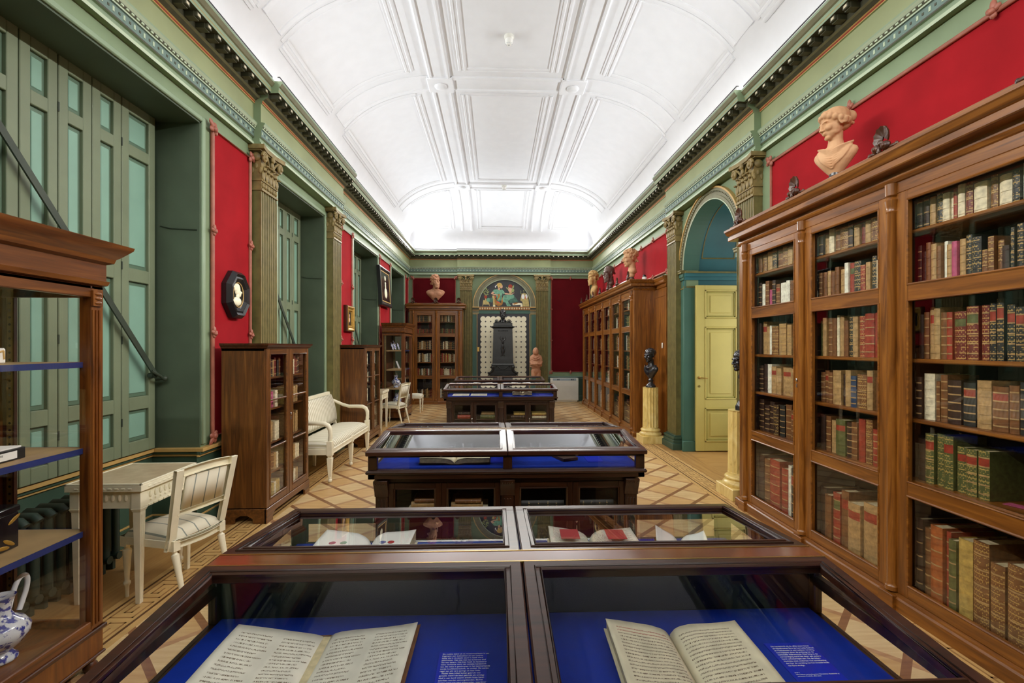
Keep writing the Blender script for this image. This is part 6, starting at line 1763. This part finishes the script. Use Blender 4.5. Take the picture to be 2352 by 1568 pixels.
def bust(t, u, z0, mat_, turn=0, nod=0, hair='curly', beard=False, torso='cut', vox=None, name='bust_body', neck_lean=0.0):
    """head about u tall; whole figure rises from z0"""
    vox = vox or u * .021
    m = MB()
    H = {'cut': 1.75, 'wide': 1.75, 'neck': 1.25, 'drape': 1.7}[torso]
    c = (neck_lean * u, -.10 * u, z0 + (H + .02) * u)
    for cc, r, R in head_parts(u, c, turn, nod, hair, beard): m.ell(cc, r, 0, 16, 12, R)
    zb = z0
    zn = c[2] - .33 * u
    m.tube([(c[0] * .9, c[1] + .10 * u, zn + .06 * u), (c[0] * .5, c[1] + .13 * u, zn - .2 * u), (0, .04 * u, zn - .5 * u)], [.215 * u, .205 * u, .27 * u], 16)
    zs = zn - .48 * u      # shoulder line
    wd = 1.28 if torso == 'wide' else 1.0
    lev = [(.16, .20, .19, .07), (.08, .34, .215, .06), (.02, .50, .235, .05), (-.06, .60, .255, .04), (-.16, .63, .275, .03), (-.28, .585, .29, .01), (-.42, .49, .285, -.01), (-.58, .37, .245, -.01), (-.72, .26, .19, .0), (-.82, .18, .15, .0)]
    def sec(dz):
        for p, q in zip(lev, lev[1:]):
            if p[0] >= dz >= q[0]:
                f = (p[0] - dz) / (p[0] - q[0]); return [a + (b - a) * f for a, b in zip(p[1:], q[1:])]
        return lev[-1][1:]
    def front(x, dz):
        rx, ry, yc = sec(dz); rx *= wd; k = min(.98, abs(x) / rx); return yc - ry * math.sqrt(1 - k * k)
    if torso in ('cut', 'drape', 'wide'):
        nn = 28; vs = []
        for dz, rx, ry, yc in lev:
            for k in range(nn):
                a = 2 * PI * k / nn; vs.append((rx * wd * u * math.cos(a), (yc + ry * math.sin(a)) * u, zs + dz * u))
        fs = [(i_ * nn + k, i_ * nn + (k + 1) % nn, (i_ + 1) * nn + (k + 1) % nn, (i_ + 1) * nn + k) for i_ in range(len(lev) - 1) for k in range(nn)]
        fs += [tuple(range(nn)), tuple(range((len(lev) - 1) * nn, len(lev) * nn))]
        m.add(vs, fs)
    if torso == 'wide':
        for s in (-1, 1): m.ell((s * .27 * u, front(.27, -.32) * u + .1 * u, zs - .32 * u), (.27 * u, .15 * u, .2 * u), 0, 14, 10)
    if torso in ('cut', 'wide'):
        for s in (-1, 1): m.tube([(s * .05 * u, -.16 * u, zs + .07 * u), (s * .25 * u, -.15 * u, zs + .06 * u), (s * .45 * u, -.05 * u, zs + .03 * u)], .035 * u, 8)
    if torso == 'drape':
        for k in range(8):
            f = k / 7; pts = []
            for j in range(15):
                q = j / 14; dz = .06 - .10 * f - (.16 + .46 * f) * math.sin(PI * q) ** .8 * (1 - .15 * (q > .5)); dz = max(-.66, dz); x = (2 * q - 1) * min(.52 - .05 * f, sec(dz)[0] * .93)
                pts.append((x * u, (front(x, dz) - .012) * u, zs + dz * u))
            m.tube(pts, .026 * u, 6)
    if torso == 'neck':
        m.ell((0, .03 * u, zs + .05 * u), (.34 * u, .24 * u, .2 * u), 0, 16, 10); m.ell((0, 0, zs - .15 * u), (.22 * u, .18 * u, .18 * u), 0, 16, 10)
    if torso == 'drape':
        for k in range(9):
            f = k / 8
            for sd in (-1, 1):
                pts = []
                for j in range(8):
                    q = j / 7; x = sd * (.50 - .06 * f) * u * (1 - q) ** .9 * (1 - .35 * f * q); y = (.02 - .335 * math.sin(min(1, q * 1.2) * PI / 2) * (1 - .25 * f)) * u; z = zs + (.13 - .05 * f - (.22 + .42 * f) * q ** .85) * u
                    pts.append((x, y, z))
                m.tube(pts, [.034 * u, .036 * u, .036 * u, .034 * u, .032 * u, .03 * u, .028 * u, .024 * u], 6)
    o = smooth_union(m, name, mat_, t, vox, 4 if hair == 'wave' else 2, .45)
    m = MB(); h = zs - .8 * u - z0 if torso != 'neck' else zs - .25 * u - z0
    return o, z0, zs
def socle(t, r, h, mat_, z0=0, up=.12):
    m = MB(); m.lathe([(r, z0), (r, z0 + h * .18), (r * .92, z0 + h * .24), (r * .8, z0 + h * .34), (r * .45, z0 + h * .55), (r * .42, z0 + h * .68), (r * .55, z0 + h * .78), (r * .55, z0 + h * .9), (r * .4, z0 + h), (r * .35, z0 + h + up)], (0, 0), 28)
    return m.build('socle', mat_, t, smooth=40)
CT = 2.787          # top of the tall bookcases
# terracotta woman on the near bookcase
t = thing('bust', (2.60, 3.50, CT), RZ_RIGHT, 'terracotta bust of a woman with waved hair on top of the near bookcase', 'bust')
bust(t, .235, .11, 'terracotta', turn=-.82, nod=.2, hair='wave', torso='drape', vox=.0042)
socle(t, .10, .12, 'black_bronze', 0, .1)
t.rotation_euler = (0, 0, RZ_RIGHT + .62)
# bearded man on the end bookcase
t = thing('bust', (-1.72, 13.38, CT), 0, 'terracotta bust of a curly bearded man on the end bookcase', 'bust')
bust(t, .335, .09, 'terracotta_pink', turn=math.radians(42), nod=-.06, hair='curly', beard=True, torso='wide', vox=.008)
socle(t, .10, .10, 'slate', 0, .1)
# three heads on the far bookcase
t = thing('bust', (2.62, 12.40, CT), RZ_RIGHT, 'golden brown bearded bust, farthest of three on the far right bookcase', 'bust')
bust(t, .33, .08, 'terracotta_gold', turn=.35, nod=.05, hair='curly', beard=True, torso='cut', vox=.009); socle(t, .09, .09, 'slate', 0, .1)
t = thing('bust', (2.64, 10.72, CT), RZ_RIGHT, 'dark brown bald bearded head, middle of three on the far bookcase', 'bust')
bust(t, .33, .10, 'bronze_brown', turn=.4, nod=.12, hair='bald', beard=True, torso='neck', vox=.009); socle(t, .11, .14, 'black_bronze', 0, .1)
t = thing('bust', (2.64, 9.02, CT), RZ_RIGHT, 'pale curly-haired head, nearest of three on the far right bookcase', 'bust')
bust(t, .34, .10, 'terracotta', turn=.1, nod=.12, hair='curly', torso='neck', vox=.008); socle(t, .11, .14, 'slate', 0, .1)
# two fluted marble columns with black busts
def pedestal(loc, label):
    t = thing('pedestal', loc, 0, label, 'pedestal')
    m = MB(); m.box(-.185, .185, -.185, .185, 0, .12); m.build('plinth', 'yellow_marble', t, bevel=.004, smooth=0)
    m = MB(); m.lathe([(.175, .12), (.182, .135), (.182, .15), (.172, .165), (.158, .172), (.15, .185), (.152, .195), (.163, .203), (.163, .215), (.152, .225), (.135, .232)], (0, 0), 40); m.build('base_rings', 'yellow_marble', t, smooth=50)
    m = MB(); nf = 16
    def fl(r, z, a):
        if z < .262 or z > .915: return r
        q = (a * nf / (2 * PI)) % 1.0; d = abs(q - .5) * 2
        return r - .012 * math.sqrt(max(0, 1 - (d / .8) ** 2)) if d < .8 else r
    m.lathe([(.135, .232), (.130, .24), (.129, .26), (.129, .264), (.127, .5), (.126, .91), (.126, .92)], (0, 0), nf * 8, flute=fl); m.build('shaft', 'yellow_marble', t, smooth=35)
    return t
pedestal((2.60, 7.79, 0), 'fluted yellow marble column pedestal left of the door arch')
pedestal((2.625, 4.93, 0), 'fluted yellow marble column pedestal half hidden by the near bookcase')
def black_bust(loc, rz, label, hair='short', torso='drape'):
    t = thing('bust', loc, rz, label, 'bust'); socle(t, .082, .13 if torso == 'drape' else .22, 'black_bronze', 0, .06)
    bust(t, .235, .13 if torso == 'drape' else .235, 'black_bronze', turn=0, nod=.05, hair=hair, torso=torso, vox=.0055); return t
black_bust((2.60, 7.78, .921), RZ_RIGHT + .55, 'black draped bust of a short-haired man on the far marble column')
black_bust((2.655, 4.93, .921), RZ_RIGHT + .05, 'black bust on the near column, only its profile showing past the bookcase', 'short', 'neck')
# shrouded statue by the end wall
t = thing('statue', (1.09, 12.72, 0), 0, 'terracotta statue wrapped in a hooded shawl, right of the black stove', 'statue')
m = MB(); m.box(-.2, .2, -.18, .18, 0, .06); m.box(-.17, .17, -.15, .15, .06, .5); m.box(-.19, .19, -.17, .17, .5, .54); m.build('base_block', 'dark_wood_v', t, bevel=.006, smooth=0)
m = MB()
m.ell((-.01, -.07, 1.47), (.075, .095, .115)); m.ell((-.01, -.02, 1.46), (.085, .1, .12))
m.ell((0, .0, 1.27), (.155, .12, .15), 0, 16, 12); m.ell((0, -.02, 1.18), (.165, .13, .10), 0, 16, 12)
for s in (-1, 1): m.ell((s * .12, -.02, 1.24), (.055, .07, .13)); m.tube([(s * .15, -.03, 1.2), (s * .12, -.12, 1.13), (-s * .03, -.15, 1.14)], [.04, .036, .03], 8)
m.ell((0, .01, 1.03), (.125, .095, .12), 0, 16, 10); m.ell((0, 0, .94), (.13, .1, .11), 0, 16, 10)
for s in (-1, 1): m.tube([(s * .065, 0, .95), (s * .065, -.015, .8), (s * .055, -.01, .68), (s * .05, 0, .58)], [.075, .066, .05, .045], 12); m.ell((s * .05, -.04, .565), (.04, .08, .03))
smooth_union(m, 'figure', 'terracotta_pink', t, .008, 3)
m = MB()
for k in range(11):
    z = 1.345 - .024 * k; w_ = .085 + .075 * math.sin(min(1, k / 6) * PI / 2); sl = .03 * (1 if k % 2 else -1)
    m.tube([(-w_ * math.cos(a), -.115 * math.sin(a) * (1 + .15 * math.sin(k)) - .012, z - .045 * math.sin(a) + sl * math.cos(a)) for a in [PI * q / 10 for q in range(11)]], .0125, 6)
m.build('shawl_folds', 'terracotta_pink', t, smooth=80)

# ================================================================ BLACK IRON STOVE
t = thing('stove', (.195, 13.22, 0), 0, 'tall black cast-iron stove with relief figure and bust on top', 'stove')
m = MB(); m.box(-.40, .40, -.27, .27, 0, .06); m.box(-.36, .36, -.24, .24, .06, .80); m.box(-.42, .42, -.28, .28, .80, .83); m.ext([(-.40, .83), (-.385, .86), (-.31, .9), (-.30, .93), (.30, .93), (.31, .9), (.385, .86), (.40, .83)], 'y', -.25, .25)
m.box(-.315, .315, -.23, .23, .93, 1.08); m.box(-.325, .325, -.235, .235, 1.08, 1.10); m.build('base', 'black_iron', t, bevel=.006, smooth=30)
m = MB()
for s in (-1, 1):
    m.tube([(s * .38, -.255, .865), (s * .34, -.26, .89), (s * .30, -.25, .92), (s * .27, -.245, .99), (s * .29, -.245, 1.05)], [.035, .03, .035, .04, .03], 8); m.ell((s * .285, -.25, 1.03), (.05, .03, .05)); m.ell((s * .39, -.25, .875), (.04, .03, .03)); m.tube([(s * .20, -.235, 1.05), (s * .16, -.24, 1.07), (s * .2, -.24, 1.02)], .012, 6)
m.tube([(-.15 + .03 * k, -.24, 1.06 - .09 * math.sin(PI * k / 10)) for k in range(11)], .014, 6); m.build('garland_scrolls', 'black_iron', t)
m = MB(); m.taper((0, 0), 2.11, 2.145, .54, .4, .65, .49); m.box(-.335, .335, -.25, .25, 2.145, 2.165); m.taper((0, 0), 2.165, 2.18, .6, .45, .54, .4); m.box(-.265, .265, -.19, .19, 2.18, 2.265); m.taper((0, 0), 2.265, 2.29, .50, .36, .3, .2); m.build('top_cornice', 'black_iron', t, bevel=.004, smooth=0)
m = MB(); m.taper((0, 0), 1.10, 2.11, .58, .42, .53, .39); m.taper((0, 0), 1.10, 1.13, .61, .45, .60, .44); m.box(-.275, .275, -.2, .2, 1.98, 1.99); 
def rel(x, z, rx, rz_, ry=.012, rot=None): m.ell((x, -.207 - .0 * z, z), (rx, ry, rz_), rot=rot)
rel(0, 1.83, .024, .03); rel(0, 1.73, .035, .07, .018); rel(0, 1.60, .04, .09, .018); rel(-.015, 1.47, .024, .09); rel(.02, 1.47, .024, .09); rel(0, 1.38, .02, .03)
for s in (-1, 1): rel(s * .05, 1.79, .012, .05, .012, E3(0, s * .9, 0)); rel(s * .075, 1.85, .011, .04, .01, E3(0, -s * .3, 0)); rel(s * .055, 1.5, .01, .09, .008, E3(0, s * .2, 0)); rel(s * .035, 1.37, .012, .05, .008, E3(0, -s * .5, 0))
for k in range(7): rel(-.12 + .04 * k, 2.045, .014, .014, .012)
m.build('body', 'black_iron', t, smooth=30)
m = MB()
for s in (-1, 1):
    sp = [(s * (.17 + .05 * math.cos(a) * (1 - q / 20)), -.06, 2.32 + .045 * math.sin(a) * (1 - q / 20)) for q, a in ((q, q * .6) for q in range(14))]
    m.tube(sp, .011, 6); m.tube([(s * .06, -.06, 2.36), (s * .1, -.06, 2.32), (s * .13, -.06, 2.29), (s * .24, -.06, 2.29)], .012, 6); m.ell((s * .17, -.06, 2.32), (.02, .02, .02))
m.build('scroll_brackets', 'black_iron', t)
m = MB()
for cc, r, R in head_parts(.24, (0, -.05, 2.53), 0, .05, 'short', True): m.ell(cc, r, 0, 12, 8, R)
m.tube([(0, 0, 2.45), (0, .0, 2.36), (0, 0, 2.28)], [.06, .06, .09], 14); m.ell((0, 0, 2.32), (.11, .07, .06))
smooth_union(m, 'head', 'black_iron', t, .007, 2)

# ================================================================ PAINTED LUNETTE on the end wall (pixel frame of the photo turned into metres)
t = thing('mural', (.255, Y1 - .003, 0), 0, 'painted lunette of two women, one in green holding a lute', 'mural')
m = MB(); n = 40
pts = [(.752 * math.cos(PI * k / n), 2.805 + .752 * math.sin(PI * k / n)) for k in range(n + 1)] + [(-.752, 2.77), (.752, 2.77)]
m.prism(pts, -.006, 0.0, 0); ground = m
def mp(cx, cyy): return ((cx - 1135) / 1000 * .815, 2.772 + (1235 - cyy) / 1000 * .80)
def blob(mats, shapes, name):
    m = MB()
    for n_, (k, d, poly) in enumerate(shapes): m.prism([mp(*p) for p in poly], -.0065 - d * .0006 - n_ * .00004, -.004, k)
    return m.build(name, mats, t, smooth=0)
def oval(cx, cyy, rx, ry, n=14, a=0): return [(cx + rx * math.cos(2 * PI * k / n) * math.cos(a) - ry * math.sin(2 * PI * k / n) * math.sin(a), cyy + rx * math.cos(2 * PI * k / n) * math.sin(a) + ry * math.sin(2 * PI * k / n) * math.cos(a)) for k in range(n)]
blob(['robe_green', 'robe_deep', 'skin_paint', 'hair_blond', 'lute_ochre', 'mural_red', 'stone_yellow'], [
 (6, 1, [(680, 830), (760, 820), (790, 1000), (800, 1180), (720, 1190), (720, 1000)]),
 (0, 2, [(870, 590), (930, 640), (1040, 600), (1110, 660), (1150, 740), (1110, 780), (1060, 740), (1040, 860), (1060, 1000), (900, 1010), (840, 860), (760, 720), (690, 690), (750, 610)]),
 (0, 3, [(1090, 820), (1250, 790), (1420, 760), (1480, 820), (1470, 920), (1360, 950), (1270, 1010), (1180, 1080), (1080, 1060), (1060, 950)]),
 (1, 2, [(1470, 830), (1560, 930), (1640, 1060), (1500, 1060), (1420, 1090), (1330, 1110), (1300, 1000), (1380, 950)]),
 (0, 4, [(1160, 1060), (1260, 1020), (1290, 1100), (1370, 1200), (1220, 1210), (1190, 1130)]),
 (1, 3, [(830, 900), (900, 1000), (1000, 1060), (960, 1080), (870, 1040)]),
 (2, 4, [(690, 680), (770, 700), (720, 760), (900, 790), (890, 820), (740, 800), (640, 760)]),
 (2, 4, [(1130, 720), (1220, 730), (1380, 760), (1480, 710), (1490, 720), (1390, 790), (1150, 780)]),
 (2, 4, oval(1015, 490, 50, 75)), (2, 3, [(890, 560), (980, 540), (960, 640), (900, 620)]),
 (3, 5, oval(950, 430, 95, 70)), (3, 5, oval(920, 500, 35, 45)),
 (4, 5, [(770, 880), (850, 1010), (900, 1060), (1000, 1100), (1020, 1000), (1060, 900), (1100, 830), (1060, 960), (1085, 1060), (1040, 1170), (920, 1215), (820, 1170), (770, 1050)]),
 (4, 5, [(890, 780), (970, 770), (960, 860), (900, 980), (860, 970), (900, 870)]),
 (5, 6, [(760, 820), (800, 840), (840, 900), (800, 910)]), (5, 6, [(840, 1010), (900, 1040), (980, 1090), (880, 1110)])], 'seated_figure')
blob(['skin_paint', 'hair_red', 'leaf_pale', 'stone_yellow'], [
 (0, 3, oval(1335, 610, 70, 90)), (0, 4, oval(1310, 530, 45, 60)), (1, 5, oval(1345, 480, 75, 65)), (2, 2, oval(1440, 520, 25, 80, a=.3)), (2, 2, oval(1230, 560, 20, 60, a=-.7)), (0, 3, [(1300, 690), (1400, 690), (1390, 740), (1310, 740)]), (2, 4, oval(1430, 640, 50, 70, a=.4)), (3, 5, oval(1345, 725, 45, 25))], 'second_figure')
BG1 = (
 [(1, 2, [(370, 990), (460, 1000), (550, 1020), (590, 1130), (600, 1220), (560, 1150), (480, 1160), (380, 1150), (345, 1230), (350, 1120)]), (4, 3, oval(455, 870, 55, 65)), (1, 2, [(430, 930), (480, 930), (475, 1000), (440, 1000)]), (5, 2, oval(560, 985, 70, 75)), (2, 2, oval(660, 990, 60, 90))] +
 [(0, 3, oval(470 + 130 * math.cos(k * 2.4) * (.3 + .7 * (k % 5) / 5), 690 + 150 * math.sin(k * 2.4) * (.3 + .7 * (k % 4) / 4), 30, 11, 8, k)) for k in range(26)] +
 [(3, 3, oval(820 + 20 * math.cos(k), 490 + 18 * k - 40, 16, 14, 8)) for k in range(5)])
BG2 = (
 [(0, 2, [(1720, 900), (1750, 760), (1830, 720), (1940, 760), (1990, 900), (2030, 1220), (1790, 1220), (1780, 1050), (1700, 1000)]), (5, 3, oval(1800, 860, 55, 90)), (5, 3, oval(1920, 850, 40, 80)), (2, 4, [(1870, 850), (1895, 850), (1900, 960), (1875, 960)]), (1, 3, [(1420, 1110), (1560, 1080), (1760, 1110), (1780, 1160), (1430, 1180)]), (4, 4, [(1440, 1120), (1530, 1080), (1680, 1080), (1560, 1130), (1470, 1160)]), (1, 3, [(1710, 1170), (1780, 1170), (1780, 1230), (1710, 1230)]), (1, 3, [(720, 1180), (800, 1180), (800, 1230), (720, 1230)])] +
 [(3, 3, oval(1760 + 70 * math.cos(k * 2.1), 690 + 60 * math.sin(k * 1.7), 22, 10, 8, k)) for k in range(9)])

GM = ['slate', 'leaf_pale', 'stone_yellow', 'robe_deep', 'label_white', 'hair_red', 'robe_green', 'cream_panel', 'mural_red', 'lute_ochre']
for names, shapes in ((['leaf_pale', 'stone_yellow', 'robe_deep', 'label_white', 'hair_red', 'robe_green'], BG1), (['stone_yellow', 'cream_panel', 'mural_red', 'leaf_pale', 'lute_ochre', 'label_white'], BG2)):
    for n_, (k, d, poly) in enumerate(shapes): ground.prism([mp(*p) for p in poly], -.0065 - d * .0006 - n_ * .00003, -.004, GM.index(names[k]))
ground.build('painted_ground', GM, t, smooth=0)
